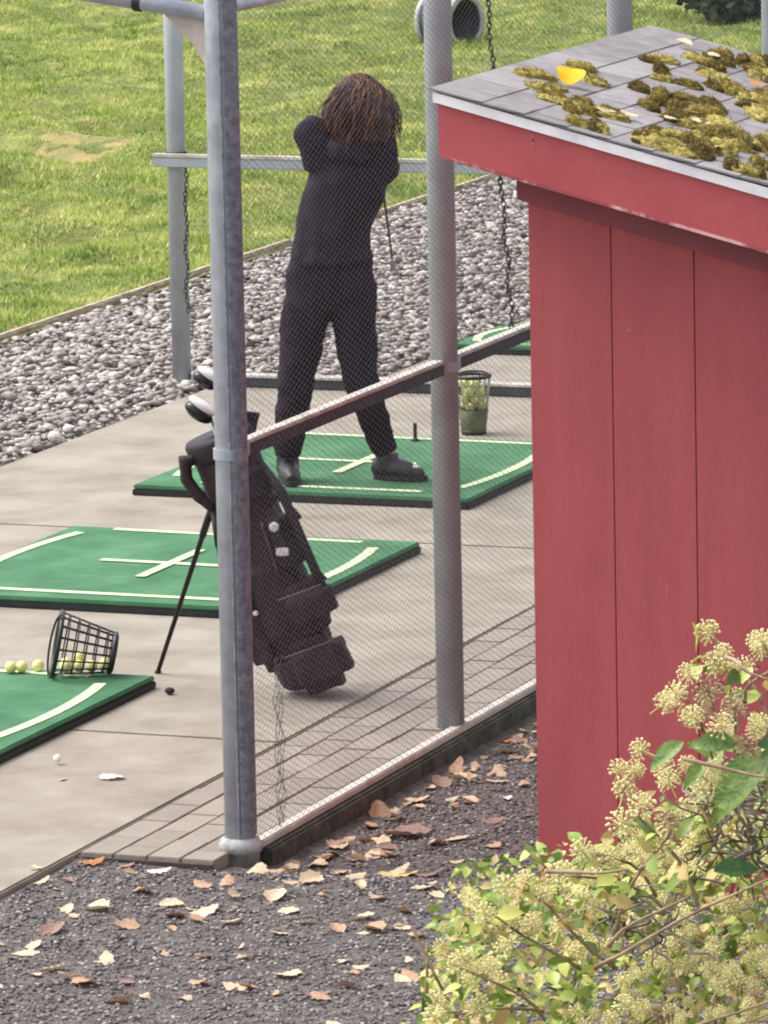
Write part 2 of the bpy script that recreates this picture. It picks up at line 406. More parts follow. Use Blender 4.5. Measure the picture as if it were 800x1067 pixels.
# ------------------------------------------------------------------ the fence along the bays
FU = .942
fence = thing('chain_link_fence', 'tall wire mesh fence with grey posts running along the back of the hitting bays', 'fence', (FU,0,0))
for k, y in enumerate((0, 1.867, 3.733, 5.585)):
    p = MB().lathe([(.0465,-.2),(.0465,2.62),(.046,2.64)], 28).build('post', M['galv'] if k == 0 else M['greypaint'], fence, True, (0,y,0))
    MB().lathe([(.046,2.641),(.053,2.643),(.053,2.66),(.03,2.695),(.005,2.70)], 20).build('post_cap', M['galv'], p, True)
    if k == 0:
        p['label'] = 'bare shiny galvanised front post of the mesh fence'
        MB().lathe([(.0475,-.09),(.060,-.085),(.060,-.012),(.068,-.01),(.068,.012),(.058,.03),(.0475,.034)], 24).build('base_collar', mat('collar_grey', lin(176,176,176), lin(132,132,130), scale=18, rough=.7, bump=.3, bscale=50), p, True)
        # netting lapped round the yard side of the post: a close coil of wire over half the pipe
        wb = MB()
        cz = .05
        while cz < 2.63:
            q0 = -1.05
            pts = [(.051*math.cos(q), .051*math.sin(q), cz + .006*math.sin(j*1.3)) for j, q in enumerate(np.linspace(q0, q0+2.6, 9))]
            wb.tube(pts, .0036, 5); cz += .0068
        wb.build('netting_wrap', M['wrap'], p, True)
        MB().tube([(.0475*math.cos(-1.22), .0475*math.sin(-1.22), z) for z in np.linspace(.04,2.63,30)], .0038, 6).build('tension_bar', M['wrap'], p)
def rails(name, z, r, m, y0=.047, y1=7.6):
    ys = [0,1.867,3.733,5.585,7.6]
    mb = MB()
    for a, b in zip(ys[:-1], ys[1:]): mb.tube([(0,a+.044,z),(0,b-.044,z)], r, 14)
    return mb.build(name, m, fence, True)
for a, b in ((.047,1.820),(1.914,3.686),(3.78,5.538),(5.632,7.55)):
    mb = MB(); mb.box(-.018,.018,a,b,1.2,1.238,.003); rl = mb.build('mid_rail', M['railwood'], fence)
    mb = MB(); mb.box(-.020,.020,a,b,1.2385,1.252,.003); mb.build('rail_toplight_strip', M['cap'], rl)  # pale strip painting the sky-lit top of the dark rail
rails('top_rail', 2.575, .0215, M['galv'])
mb = MB(); mb.box(.012,.052,.05,7.5,-.013,.012,.004); mb.build('bottom_rail', M['cap'], fence)  # real rail, its pale colour holds the light on its top
mb = MB(); mb.box(-.005,.075,.066,7.5,-.35,-.0145,.008); mb.build('kerb', M['kerb'], fence)
for y in (.0,1.867,3.733):
    for z in (1.225,):
        mb = MB(); mb.lathe([(.0475,-.016),(.0525,-.016),(.0525,.016),(.0475,.016)], 20, (0,y,z)); mb.box(.0185,.024,y+.045,y+.10,z-.02,z+.02,.002)
        mb.build('rail_clamp', M['greypaint'], fence)
# wire mesh: two families of wire crossing in flat diamonds
A_, B_, wr = .046, .021, .00064
sl_ = B_/A_
def wires(sign, off):
    V = []; Fq = []
    y0, y1, z0, z1 = .02, 7.5, .012, 2.57
    k0 = (z0 - sl_*y1) if sign > 0 else z0
    k1 = z1 if sign > 0 else (z1 + sl_*y1)
    c = k0
    while c < k1:
        f = lambda y: c + sign*sl_*y
        ya, yb = y0, y1
        lo, hi = sorted(((z0-c)/(sign*sl_), (z1-c)/(sign*sl_)))
        ya, yb = max(ya,lo), min(yb,hi)
        if yb-ya > .02:
            o = len(V)
            for y in (ya,yb):
                for q in range(4):
                    an = q*PI/2
                    V.append((off+wr*math.cos(an), y, f(y)+wr*math.sin(an)*1.1))
            for q in range(4): Fq.append((o+q,o+(q+1)%4,o+4+(q+1)%4,o+4+q))
        c += B_
    return V, Fq
v1, f1 = wires(1,.0535); v2, f2 = wires(-1,.0552)
soup('wire_mesh', v1+v2, f1+[tuple(i+len(v1) for i in f) for f in f2], M['wire'], fence)
# a loose doubled strip of mesh laced on near the front post
mb = MB()
for k in range(4):
    yy = .172 + k*.019
    mb.tube([(.057+.004*math.sin(z*40+k), yy+.007*math.sin(z*70+k*2.1), z) for z in np.linspace(.03,.56,90)], .0011, 4)
for z in np.arange(.05,.56,.03):
    mb.tube([(.060,.168,z),(.063,.20,z+.010),(.060,.232,z-.004)], .0011, 4)
mb.build('mesh_seam', M['wire'], fence, True)
# sloping rafter at the front post and its plywood gusset
mb = MB(); ang = math.atan2(.54,3.94)
mb.tube([(-.044,0,2.562),(-3.94,0,3.105)], .024, 14); mb.build('rafter', M['galv'], fence, True)
mb = MB(); mb.tube([(-3.94,0,-.05),(-3.94,0,3.12)], .046, 20); mb.build('range_post', M['greypaint'], fence, True)
mb = MB(); mb.prism([(-.205,2.566),(-.052,2.545),(-.048,2.43),(-.062,2.40),(-.098,2.46),(-.12,2.485)], .028, .046); mb.build('gusset', M['whitewood'], fence)
mb = MB(); mb.lathe([(.0245,-.012),(.029,-.012),(.029,.012),(.0245,.012)], 14); 
g = mb.build('cable_clip', M['rubber'], fence); g.location = (-.262,0,2.592); g.rotation_euler = (0,-PI/2+.14,0)

# ------------------------------------------------------------------ divider between two bays
div = thing('bay_divider', 'grey post with two horizontal rails dividing the bays behind the golfer', 'rail', (-2.99,8.9,0))
p = MB().lathe([(.0445,-.2),(.0445,3.1)], 24).build('post', M['greypaint'], div, True)
mb = MB(); mb.box(-.085,3.87,-.085,-.0475,1.03,1.075,.004); r_ = mb.build('top_rail', M['greypaint'], div); MB().box(-.085,3.87,-.087,-.046,1.0755,1.092,.003).build('rail_toplight_strip', M['cap'], r_)  # pale strips on both divider rails paint their sky-lit tops
mb = MB(); mb.box(.06,3.87,-.02,.06,.001,.045,.005); r_ = mb.build('bottom_rail', M['railwood'], div); MB().box(.06,3.87,-.022,.062,.0455,.058,.003).build('rail_toplight_strip', M['cap'], r_)
mb = MB(); mb.lathe([(.0455,1.03),(.051,1.03),(.051,1.095),(.0455,1.095)], 20); mb.build('rail_clamp', M['darkmetal'], div)
mb = MB(); mb.tube([(.0,0,3.08),(3.93,0,2.58)], .024, 12); mb.build('rafter', M['greypaint'], div, True)
# chains hanging in the divider's plane
def chain(a, b, label, link_l=.034, r=.0035):
    a, b = Vector(a), Vector(b); d = b-a; n = int(d.length/(link_l*.74))
    t = d.normalized(); mb = MB(); q1 = t.cross(Vector((0,1,0))).normalized(); q2 = t.cross(q1)
    for i in range(n):
        c = d*(i+.5)/n + Vector((.006*math.sin(i*.7),.004*math.cos(i*.9),0)); u = q1 if i%2 else q2
        pts = [c + t*(link_l/2)*math.cos(k*PI/4) + u*(link_l*.3)*math.sin(k*PI/4) for k in range(9)]
        mb.tube(pts, r, 5)
    o = mb.build('chain', M['darkmetal'], None, True, a); tag(o, label, 'chain'); return o
chain((-1.46,8.80,2.76), (-1.31,8.80,.33), 'dark hanging chain beside the left edge of the red shed')
chain((-2.915,8.83,1.03), (-2.925,8.83,.35), 'short thin chain hanging down beside the far left grey post', .03, .0025)

# ------------------------------------------------------------------ hitting mats
W_ = 1.489
def golf_mat(u1, v0, label, tee=None):
    t = thing('golf_mat', label, 'golf mat', (u1-W_, v0, 0), 0, 'green hitting mats in the bays')
    MB().box(0,W_,0,W_,.001,.026,.004).build('rubber_base', M['rubber'], t)
    MB().box(.004,W_-.004,.004,W_-.004,.0265,.045,.005).build('turf', M['turf'], t)
    z = .0478; lw = .022
    def strip(pts, nm='line'):
        mb = MB(); n = len(pts); V = []
        for i, (x, y) in enumerate(pts):
            tx, ty = pts[min(i+1,n-1)][0]-pts[max(i-1,0)][0], pts[min(i+1,n-1)][1]-pts[max(i-1,0)][1]
            l = math.hypot(tx,ty); nx, ny = -ty/l*lw, tx/l*lw
            V += [(x+nx,y+ny,z),(x-nx,y-ny,z)]
        mb.add(V, [(2*i,2*i+1,2*i+3,2*i+2) for i in range(n-1)]); mb.build('white_line', M['turfline'], t)
    strip([(.26,.128),(1.24,.128)])
    strip([(.20,1.445),(1.27,1.41)])
    strip([(.10-.06*math.sin(PI*k/10)**.8, .25+1.09*k/10) for k in range(11)])
    strip([(1.36+.05*math.sin(PI*k/10)**.8, .25+1.05*k/10) for k in range(11)])
    z = .0490; strip([(.43,.79),(.70,.785),(.97,.78)])
    z = .0502; strip([(.725,.48),(.725,.78),(.725,1.08)])
    if tee:
        MB().lathe([(.022,.046),(.012,.052),(.008,.06),(.008,.12),(.011,.122)], 12, (tee[0],tee[1],0)).build('rubber_tee', M['rubber'], t, True)
    return t
golf_mat(-.2785, .7267, 'green golf mat nearest the viewer with a tipped wire basket on it')
golf_mat(-.3232, 3.478, 'empty green golf mat with white cross, beyond the leaning golf bag')
golf_mat(-.4837, 5.94, 'green golf mat that the person in black stands on', (.745,1.37))
fm = golf_mat(-.62, 10.14, 'far green golf mat half hidden behind the red shed'); fm.scale = (1,.45,1)

# ------------------------------------------------------------------ balls and baskets
def ballmesh():
    mb = MB(); mb.ball((0,0,0), .0213, 3); return mb
bme = None
def golf_ball(loc, label, group, m='ball'):
    global bme
    if bme is None:
        o = ballmesh().build('golf_ball', M['ball'], None, True, loc); bme = o.data
    else:
        o = bpy.data.objects.new('golf_ball', bme); COL.objects.link(o); o.location = loc
    tag(o, label, 'golf ball', group)
    if m != 'ball':
        o.data = bme.copy(); o.data.materials.clear(); o.data.materials.append(M[m])
    return o
BT = .045
def basket(name, label, loc, rot, r0, r1, h, m, solid=0):
    t = thing(name, label, 'basket', loc); t.rotation_euler = rot
    mb = MB()
    for k in range(16):
        a = 2*PI*k/16
        mb.tube([(r0*math.cos(a),r0*math.sin(a),.004),(r1*math.cos(a),r1*math.sin(a),h-.006)], .0032, 5)
    for j in range(1,6):
        f = j/6; r = r0+(r1-r0)*f
        mb.tube([(r*math.cos(q),r*math.sin(q),h*f) for q in np.linspace(0,2*PI,33)], .003, 5, cap=False)
    mb.build('lattice', M[m], t, True)
    mb = MB()
    mb.tube([(r1*math.cos(q),r1*math.sin(q),h-.006) for q in np.linspace(0,2*PI,41)], .0085, 8, cap=False); mb.build('rim', M['wireblack'], t, True)
    mb = MB(); mb.lathe([(.01,-.001),(r0-.004,-.001),(r0+.007,.004),(r0+.007,.018),(r0-.002,.02),(.01,.012)], 28); mb.build('base', M['wireblack'], t, True)
    if solid:
        rs = r0+(r1-r0)*solid
        mb = MB(); mb.lathe([(r0+.005,.019),(rs+.006,h*solid),(rs+.001,h*solid),(r0,.02)], 28, cap=False); mb.build('solid_lower_wall', M['olive'], t, True)
    mb = MB(); mb.tube([(r1*math.cos(q),.012*0+r1*math.sin(q)*.35-r1*.62, h+.02*math.sin(q)) for q in np.linspace(0,PI,15)], .004, 6)
    mb.build('handle', M['wireblack'], t, True)
    return t
# the tipped one: axis close to level, mouth to the left; resting on rim and base
r0, r1, hh = .068, .112, .212
slope = math.atan2(r1-r0, hh)
axis = Vector((-1,0,0))
tilt = Matrix.Rotation(AZ+.06,4,'Z') @ Matrix.Rotation(-PI/2+slope,4,'Y')
b1o = basket('ball_basket', 'tipped over black wire basket spilling balls on the nearest green mat', (0,0,0), (0,0,0), r0, r1, hh, 'wireblack')
b1o.rotation_euler = tilt.to_euler()
bc = tilt.to_3x3()
base_c = Vector((-.417,2.185,BT+.0035+(r0+.008)*math.cos(slope)))
b1o.location = base_c
ax = bc @ Vector((0,0,1)); dn = bc @ Vector((1,0,0)); dn = dn if dn.z < 0 else -dn; sdv = ax.cross(dn)
for (t_, s_, k_) in ((.03,-.02,0),(.03,.025,0),(.075,.012,0),(.118,-.05,0),(.118,-.004,0),(.162,-.03,0),(.165,.02,0)):
    rr = r0+(r1-r0)*t_/hh - .0213 - .0045
    pz = base_c + ax*t_ + dn*math.sqrt(max(rr*rr-s_*s_,0)) + sdv*s_
    golf_ball(pz, 'yellow golf ball lying inside the tipped wire basket', 'balls in the tipped basket')
for (x, y, lb) in ((-.787,2.115,'leftmost yellow golf ball of three loose ones on the near mat'),
                   (-.752,2.13,'middle yellow golf ball of three loose ones on the near mat'),
                   (-.705,2.165,'yellow golf ball lying closest to the mouth of the tipped basket')):
    golf_ball((x,y,BT+.0213+.002), lb, None)
golf_ball((-.096,.957,.0215), 'tiny white ball alone on the concrete in front of the nearest mat', None, 'whiteball').scale = (.62,.62,.62)
S.objects[-1] if False else None
o = MB().ball((0,0,.013), .017, 2, (1.1,.9,.75)).build('walnut', mat('dark_husk', lin(58,42,38), lin(34,24,22), scale=60, rough=.8, bump=.6, bscale=120), None, True, (-.189,2.122,.001))
tag(o, 'small dark brown nut on the concrete right of the nearest mat corner', 'nut')
b2 = basket('range_basket', 'upright tapered range basket full of balls beside the golfer', (-1.146,7.822,.002), (0,0,AZ), .050, .076, .262, 'wirewhite', .42)
MB().box(0,.001,0,.001,0,.001)
for k in range(15):
    zz = .125 + .034*(k//4); a = k*PI/2+ (k//4)*.7
    golf_ball((-1.146+.036*math.cos(a), 7.822+.036*math.sin(a), zz), 'golf ball heaped inside the upright basket by the golfer', 'balls in the upright basket')

# ------------------------------------------------------------------ golf bag
BAG = (.308,2.295,0)
bag = thing('golf_bag', 'dark maroon golf stand bag leaning on thin legs behind the wire mesh', 'golf bag', BAG, AZ)
a0 = Vector((-.035,0,.055)); a1 = Vector((-.325,.0,.885)); ad = (a1-a0).normalized()
rt = Vector((ad.z,0,-ad.x))            # to the right of the bag axis
def bp(t, s=0, d=0): return a0 + ad*t + rt*s + Vector((0,d,0))
LB = (a1-a0).length
mb = MB(); mb.tube([bp(-.02),bp(.0),bp(.12),bp(.3),bp(.5),bp(.7),bp(LB-.04),bp(LB)], [.085,.104,.118,.12,.116,.112,.115,.108], 20)
mb.tube([bp(.05,-.02,-.03),bp(.2,-.045,-.05),bp(.42,-.04,-.05),bp(.5,-.03,-.03)], [.05,.085,.08,.04], 14)
fuse(mb, 'bag_body', M['bag'], bag, .011, 5, .006, 9, 1)
def pocket(m, t0, t1, s0, s1, d0, d1, seed, bev=.03, wr_=.007):
    bm = bmesh.new(); bmesh.ops.create_cube(bm, size=1)
    bmesh.ops.scale(bm, vec=(s1-s0, d1-d0, t1-t0), verts=bm.verts)
    bmesh.ops.bevel(bm, geom=bm.edges[:], offset=bev, segments=4, affect='EDGES')
    for v in bm.verts:
        v.co = bp((t0+t1)/2 + v.co.z, (s0+s1)/2 + v.co.x, (d0+d1)/2 + v.co.y)
    mb = MB().bm(bm); return fuse(mb, 'pocket', m, bag, .009, 5, wr_, 13, seed)
pocket(M['bag'], -.045, .155, -.075, .155, -.17, .02, 3, .045, .010)
pocket(M['bag'], .165, .345, -.02, .185, -.165, .0, 4, .045, .010)
pocket(M['bagdark'], .365, .62, .01, .135, -.135, .02, 5, .04, .008)
pocket(M['bagdark'], .635, .80, .0, .115, -.115, .02, 6, .03, .006)
pocket(M['bag'], .075, .50, -.165, -.045, -.13, .01, 7, .04, .009)
for (z0_, z1_, sa, sb, dd) in ((.125,.125,-.05,.13,-.168),(.32,.32,.0,.16,-.163),(.40,.59,.03,.04,-.134)):
    MB().tube([bp(z0_+(z1_-z0_)*q, sa+(sb-sa)*q, dd-.004*math.sin(q*PI)) for q in np.linspace(0,1,12)], .0042, 6).build('zip', M['zip'], bag, True)
mb = MB(); mb.tube([bp(LB-.05),bp(LB-.03),bp(LB+.02),bp(LB+.035)], [.112,.124,.126,.118], 22); mb.build('top_cuff', M['bagdark'], bag, True)
mb = MB(); mb.tube([bp(LB-.02,-.10,-.05),bp(LB-.0,-.135,-.06),bp(LB-.07,-.152,-.06),bp(LB-.14,-.135,-.06),bp(LB-.2,-.105,-.06)], [.02,.024,.024,.022,.016], 10); fuse(mb,'handle',M['bag'],bag,.008,3,.003,20,8)
mb = MB(); mb.tube([bp(LB-.1,.10,-.06),bp(LB-.22,.14,-.10),bp(.42,.15,-.11),bp(.3,.155,-.10),bp(.24,.12,-.08)], .017, 8, ell=(1,.5)); mb.build('shoulder_strap', M['bagdark'], bag, True)
for (t_, s_, q) in ((.56,.155,.02),(.5,.14,.018),(.33,.16,.02),(.64,.13,.016)):
    mb = MB(); mb.tube([bp(t_,s_-.03,-.08),bp(t_+.02,s_,-.09),bp(t_-.01,s_+.012,-.085)], [q*.6,q*.8,q*.4], 8); mb.build('buckle', M['bagdark'], bag, True)
mb = MB(); mb.ball(bp(.56,.075,-.137), .018, 2, (1,.3,1)); mb.build('badge', M['badge'], bag, True)
mb = MB(); c = bp(.47,.072,-.139); mb.box(c.x-.022,c.x+.022,c.y-.006,c.y+.004,c.z-.014,c.z+.014,.003); mb.build('badge', M['badge'], bag)
mb = MB(); mb.ball(bp(.3,-.09,-.132), .010, 2, (1,.4,1)); mb.build('badge', M['badge'], bag, True)
for (ft, nm) in (((-.58,.40,.006),0), ((-.27,-.36,.006),1)):
    top = bp(LB-.19,-.10,.05 if nm==0 else -.05)
    mb = MB(); mid = top.lerp(Vector(ft), .2)
    mb.tube([top, mid, mid, Vector(ft)], [.013,.013,.0095,.008], 10); l_ = mb.build('leg', M['darkmetal'], bag, True)
    MB().ball(ft, .013, 2, (1,1,.6)).build('rubber_foot', M['rubber'], l_, True)
mb = MB(); mb.tube([bp(LB-.25,-.1,.05), bp(LB-.42,-.115,.0), bp(LB-.25,-.1,-.05)], .004, 6); mb.build('leg_spring', M['chrome'], bag, True)
# clubs carried in the bag
def bag_club(label, tip, head_fn, entry):
    c = thing('golf_club', label, 'golf club', BAG, AZ, 'clubs in the leaning bag')
    tip = Vector(tip); e = bp(*entry)
    MB().tube([e, tip], [.006,.0055], 8).build('shaft', M['chrome'], c, True)
    head_fn(c, tip); return c
def wood(body, crown, dirx, s=1):
    def f(c, p):
        mb = MB(); mb.ball(p+Vector((dirx*.045*s,-.01,.012)), .056*s, 3, (1.15,.85,.6), Matrix.Rotation(.65 if dirx<0 else -.4,3,'Y')); h_ = mb.build('head', body, c, True)
        mb = MB(); mb.ball(p+Vector((dirx*.045*s+.012,-.012,.034)), .052*s, 3, (1.2,.85,.42), Matrix.Rotation(.65 if dirx<0 else -.4,3,'Y')); mb.build('crown', crown, h_, True)
    return f
bag_club('white crowned driver with black sole sticking out of the bag to the left', (-.36,-.03,.985), wood(M['clubblack'],M['clubwhite'],-1,.86), (.62,-.03,-.03))
bag_club('black club with pale top edge, tallest of those in the bag', (-.345,.03,1.085), wood(M['clubblack'],M['clubwhite'],-1,.72), (.62,-.02,.04))
def blade(c, p):
    mb = MB(); mb.prism([(p.x-.02,p.z-.02),(p.x+.06,p.z-.01),(p.x+.075,p.z+.05),(p.x+.01,p.z+.06)], p.y-.012, p.y+.012); mb.build('head', M['clubblack'], c)
bag_club('dark iron head poking out right of the front fence post', (-.265,.0,.935), blade, (.62,.05,.02))

# ------------------------------------------------------------------ the person
PP = (-1.183,6.252,.0475)
per = thing('person', 'person in black jacket and trousers with auburn hair finishing a golf swing', 'person', PP, AZ)
Zz = lambda py: (500-py)/245
X = lambda px, py=500: (px-350)/248.5 + .0206*Zz(py)
def pt(px, py, d=0): return Vector((X(px,py), d, Zz(py) - d*.17))
HEAD = pt(375,118,.03)
face = Vector((-.45,.86,-.12)).normalized()           # looks down the range, away from the viewer
fr = face.cross(Vector((0,0,1))).normalized(); fu = fr.cross(face)
def hp(a, b, c): return HEAD + fr*a + face*b + fu*c
HANDS = pt(388,120,.20)
body = MB()
body.ball(HEAD, .09, 3, (.86,1.02,1.2)); body.ball(hp(0,.025,-.055), .066, 3, (.85,.95,.9))
body.tube([hp(-.0,.088,.03), hp(0,.108,-.012), hp(0,.096,-.022)], [.011,.016,.012], 8)
for sgn in (-1,1): body.ball(hp(sgn*.078,-.005,-.01), .028, 2, (.4,.7,1.1))
body.tube([hp(0,-.01,-.07), pt(370,160,.03), pt(366,172,.02)], [.055,.054,.06], 12)
sL, sR = pt(346,168,.02), pt(396,170,-.01)
eL, eR = pt(322,142,-.01), pt(402,182,.05)
wL, wR = HANDS + Vector((-.045,-.02,-.012)), HANDS + Vector((.02,-.02,-.06))
pel = pt(344,296,0); che = pt(364,205,.0)
body.tube([pel, pt(347,262), pt(354,235), che, pt(370,178)], [.13,.115,.11,.125,.09], 16, ell=(1.1,.8))
body.tube([che+Vector((-.03,0,.06)), sL, eL], [.06,.05,.038], 12); body.ball(eL,.038,2); body.tube([eL, wL], [.037,.029], 12)
body.tube([che+Vector((.03,0,.06)), sR, eR], [.06,.05,.038], 12); body.ball(eR,.038,2); body.tube([eR, wR], [.037,.029], 12)
kL, kR = pt(308,402,-.03), pt(376,398,-.02); aL, aR = pt(300,476,.02), pt(403,474,.0)
body.tube([pt(326,300), pt(316,345,-.01), kL, pt(304,440,.01), aL], [.085,.08,.055,.05,.036], 14)
body.tube([pt(366,300), pt(368,345,-.01), kR, pt(390,435,.0), aR], [.085,.08,.055,.05,.036], 14)
fL = Vector((X(304),-.10,.035)); fR = Vector((X(430),-.05,.032))
body.tube([aL, Vector((aL.x,aL.y,.04)), fL], [.036,.036,.025], 10); body.tube([aR, Vector((aR.x,aR.y,.045)), fR], [.036,.036,.025], 10)
# hands: palm, four fingers curled round the grip, thumb along it
gd = Vector((.30,.55,-.78)).normalized()               # club direction from the hands
for wv, off, sg in ((wL, -.035, 1), (wR, .05, -1)):
    hc = HANDS + gd*off
    body.tube([wv, wv.lerp(hc,.5), hc - Vector((0,.012,0))], [.028,.03,.026], 10, ell=(1,.8))
    s1 = gd.cross(Vector((0,1,0))).normalized()*sg; s2 = gd.cross(s1)
    for k in range(4):
        o_ = hc + gd*(-.03+.02*k); q = (.019,.021,.020,.016)[k]
        body.tube([o_ + s1*q*math.cos(an) + s2*q*math.sin(an)*1.05 for an in np.linspace(-1.2,2.6,7)], [.0095,.0092,.009,.0088,.0085,.008,.0068], 7)
    body.tube([hc - gd*.03 + s2*.02, hc - s1*.012 + s2*.022 - gd*.0, hc - s1*.014 + s2*.018 + gd*.035], [.0115,.010,.0078], 7)
fuse(body, 'body', M['skin'], per, .0062, 2)
for sgn in (-1,1):
    MB().ball(hp(sgn*.032,.084,.015), .011, 2).build('eye', M['eye'], per, True)
MB().tube([hp(-.022,.083,-.062), hp(0,.089,-.06), hp(.022,.083,-.062)], [.004,.007,.004], 8).build('mouth', M['lips'], per, True)
# jacket: hem flares to the left, sleeves bent high
jk = MB()
jk.tube([pt(346,276,0), pt(345,262), pt(347,242), pt(352,224), pt(361,200), pt(368,178), pt(371,163)],
        [.176,.164,.158,.157,.162,.148,.08], 22, ell=(1.0,.78))
jk.tube([pt(324,272,-.02), pt(324,258,-.02), pt(328,235,-.02), pt(335,210,-.01)], [.086,.080,.07,.055], 14)
jk.tube([che+Vector((-.05,0,.02)), pt(345,178,.0), pt(330,156,-.02), eL+Vector((0,0,.0)), pt(318,137,.0)], [.10,.085,.075,.066,.052], 14)
jk.tube([pt(322,140,.0), pt(340,143,.06), wL.lerp(eL,.0)], [.058,.060,.056], 14)
jk.tube([pt(332,180,-.01), pt(326,160,-.01), pt(322,146,-.01)], [.06,.055,.05], 12)
jk.tube([che+Vector((.04,0,.03)), pt(390,178,-.01), eR, pt(403,180,.06)], [.10,.080,.066,.056], 14)
jk.tube([pt(402,183,.05), wR.lerp(eR,.45), wR.lerp(eR,-.05)], [.066,.064,.056], 14)
jk.tube([pt(366,166,.03), pt(371,150,.02)], [.082,.078], 14)
jk.ball(eL,.050,2); jk.ball(eR,.060,2); jk.ball(sR,.078,2); jk.ball(sL,.078,2)
fuse(jk, 'jacket', M['blackjk'], per, .009, 5, .010, 8, 2, (1,1,.8))
hd = MB(); hd.tube([pt(340,158,-.03), pt(355,166,-.075), pt(374,168,-.085), pt(392,162,-.06)], [.035,.05,.05,.032], 12)
fuse(hd, 'hood', M['blackjk'], per, .008, 4, .008, 12, 9)
tr = MB()
tr.tube([pt(346,262), pt(345,290), pt(344,312), pt(344,326)], [.155,.178,.168,.12], 20, ell=(1.03,.72))
tr.tube([pt(325,300), pt(318,335,-.01), pt(313,370,-.02), kL, pt(305,425,-.01), pt(302,446,.0), pt(300,462,.01), pt(300,474,.01)], [.106,.097,.087,.077,.070,.066,.063,.056], 16)
tr.tube([pt(366,300), pt(369,335,-.01), pt(371,365,-.02), kR, pt(383,420,-.01), pt(391,444,-.0), pt(398,464,0), pt(403,474,0)], [.104,.095,.085,.076,.067,.061,.056,.05], 16)
fuse(tr, 'trousers', M['black'], per, .010, 5, .010, 8, 5, (1,1,1.5))
def shoe(an, toe, lit_toe):
    t = toe-an; t.z = 0; L_ = t.length; t.normalize(); n_ = Vector((-t.y,t.x,0)); mb = MB()
    h = Vector((an.x,an.y,0))
    mb.tube([h - t*.06 + Z0*.045, h + Z0*.05, h + t*L_*.5 + Z0*.042, h + t*L_*.85 + Z0*.034, h + t*(L_+.045) + Z0*.026], [.038,.046,.044,.042,.022], 14)
    mb.tube([h+Z0*.04, h+Z0*.11], [.05,.047], 14)
    sh = fuse(mb, 'shoe', M['shoe'], per, .007, 3)
    so_ = MB(); pts = []
    for q in np.linspace(0,2*PI,25)[:-1]:
        pts.append(h + t*(L_*.5+.0 + (L_*.5+.065)*math.cos(q)) + n_*(.047*math.sin(q)))
    nn = len(pts)
    so_.add([(p_.x,p_.y,.001) for p_ in pts]+[(p_.x,p_.y,.022) for p_ in pts], [tuple(range(nn))[::-1], tuple(range(nn,2*nn))]+[(i,(i+1)%nn,nn+(i+1)%nn,nn+i) for i in range(nn)])
    so_.build('sole', M['rubber'], sh)
    if lit_toe:
        MB().ball(h + t*(L_+.005) + Z0*.052, .026, 2, (1,.9,.6)).build('toe_light_patch', M['lit_toe'], sh, True)  # pale blob painting the light on this toe of the black shoe
shoe(aL, fL, False); shoe(aR, fR, True)
# hair: a full head of wavy shoulder-length locks
hr = MB()
hr.ball(HEAD + Vector((0,-.012,.010)), .093, 3, (1.02,1.0,1.12)); 
hr.tube([hp(0,-.05,.0), hp(.0,-.075,-.08), hp(0,-.07,-.15)], [.09,.088,.06], 14, ell=(1.15,.7))
hair = fuse(hr, 'hair', M['hair'], per, .010, 3, .014, 16, 4)
lk = MB()
for k in range(2600):
    az_ = rng.uniform(-2.5,2.5); ev = math.asin(rng.uniform(.05,1))
    d0 = -face*math.cos(az_)*math.cos(ev) + fr*math.sin(az_)*math.cos(ev) + fu*math.sin(ev)
    p = HEAD + Vector((0,-.012,.012)) + Vector((d0.x*.102, d0.y*.098, d0.z*.126)); v = (d0 - Z0*d0.dot(Z0)); v = v*.22 + Vector((rng.normal()*.15,rng.normal()*.15,.05))
    pts = [p]; L_ = rng.uniform(.10,.25); ph = rng.uniform(0,6)
    for j in range(7):
        v = v*.62 + Vector((0,0,-.55)) + Vector((math.sin(ph+j*1.0)+rng.normal()*.5,math.cos(ph+j*.9)+rng.normal()*.5,0))*.42
        q = pts[-1] + v.normalized()*L_/7
        rel = q - HEAD
        rr = math.sqrt((rel.x/.108)**2 + (rel.y/.106)**2 + (rel.z/.135)**2)
        if rr < 1: q = HEAD + rel/rr
        pts.append(q)
    lk.tube(pts, [.0021,.0021,.0021,.002,.0018,.0016,.0012,.0006], 4, cap=False)
for k in range(420):
    th = rng.uniform(0,2*PI); d0 = Vector((math.cos(th), rng.normal()*.35, math.sin(th)*.9+.1)).normalized()
    p = HEAD + Vector((0,-.012,.0)) + Vector((d0.x*.106, d0.y*.10, d0.z*.122)); v = d0*.45 + Vector((0,0,-.6))
    pts = [p]
    for j in range(6):
        v = v*.8 + Vector((rng.normal(),rng.normal(),rng.normal()-.5))*.35
        pts.append(pts[-1] + v.normalized()*rng.uniform(.008,.018))
    lk.tube(pts, [.0016,.0015,.0014,.0012,.001,.0007,.0004], 3, cap=False)
lk.build('locks', M['hair'], hair, True)
# the club the person holds
club = thing('golf_club', 'golf club held by the person, its dark shaft hanging down behind', 'golf club', PP, AZ)
g0 = HANDS - gd*.10; g1 = HANDS + gd*.17
tip = Vector((.255,.86,.80)); cd = (tip-HANDS).normalized()
g0 = HANDS - cd*.10; g1 = HANDS + cd*.16
MB().tube([g0,g1], [.0135,.0105], 10).build('grip', M['rubber'], club, True)
MB().tube([g1-cd*.001,tip], [.0058,.0045], 8).build('shaft', M['darkmetal'], club, True)
mb = MB(); mb.prism([(tip.x-.012,tip.z-.035),(tip.x+.012,tip.z-.035),(tip.x+.010,tip.z+.01),(tip.x-.010,tip.z+.01)], tip.y-.05, tip.y+.012); mb.build('head', M['chrome'], club)

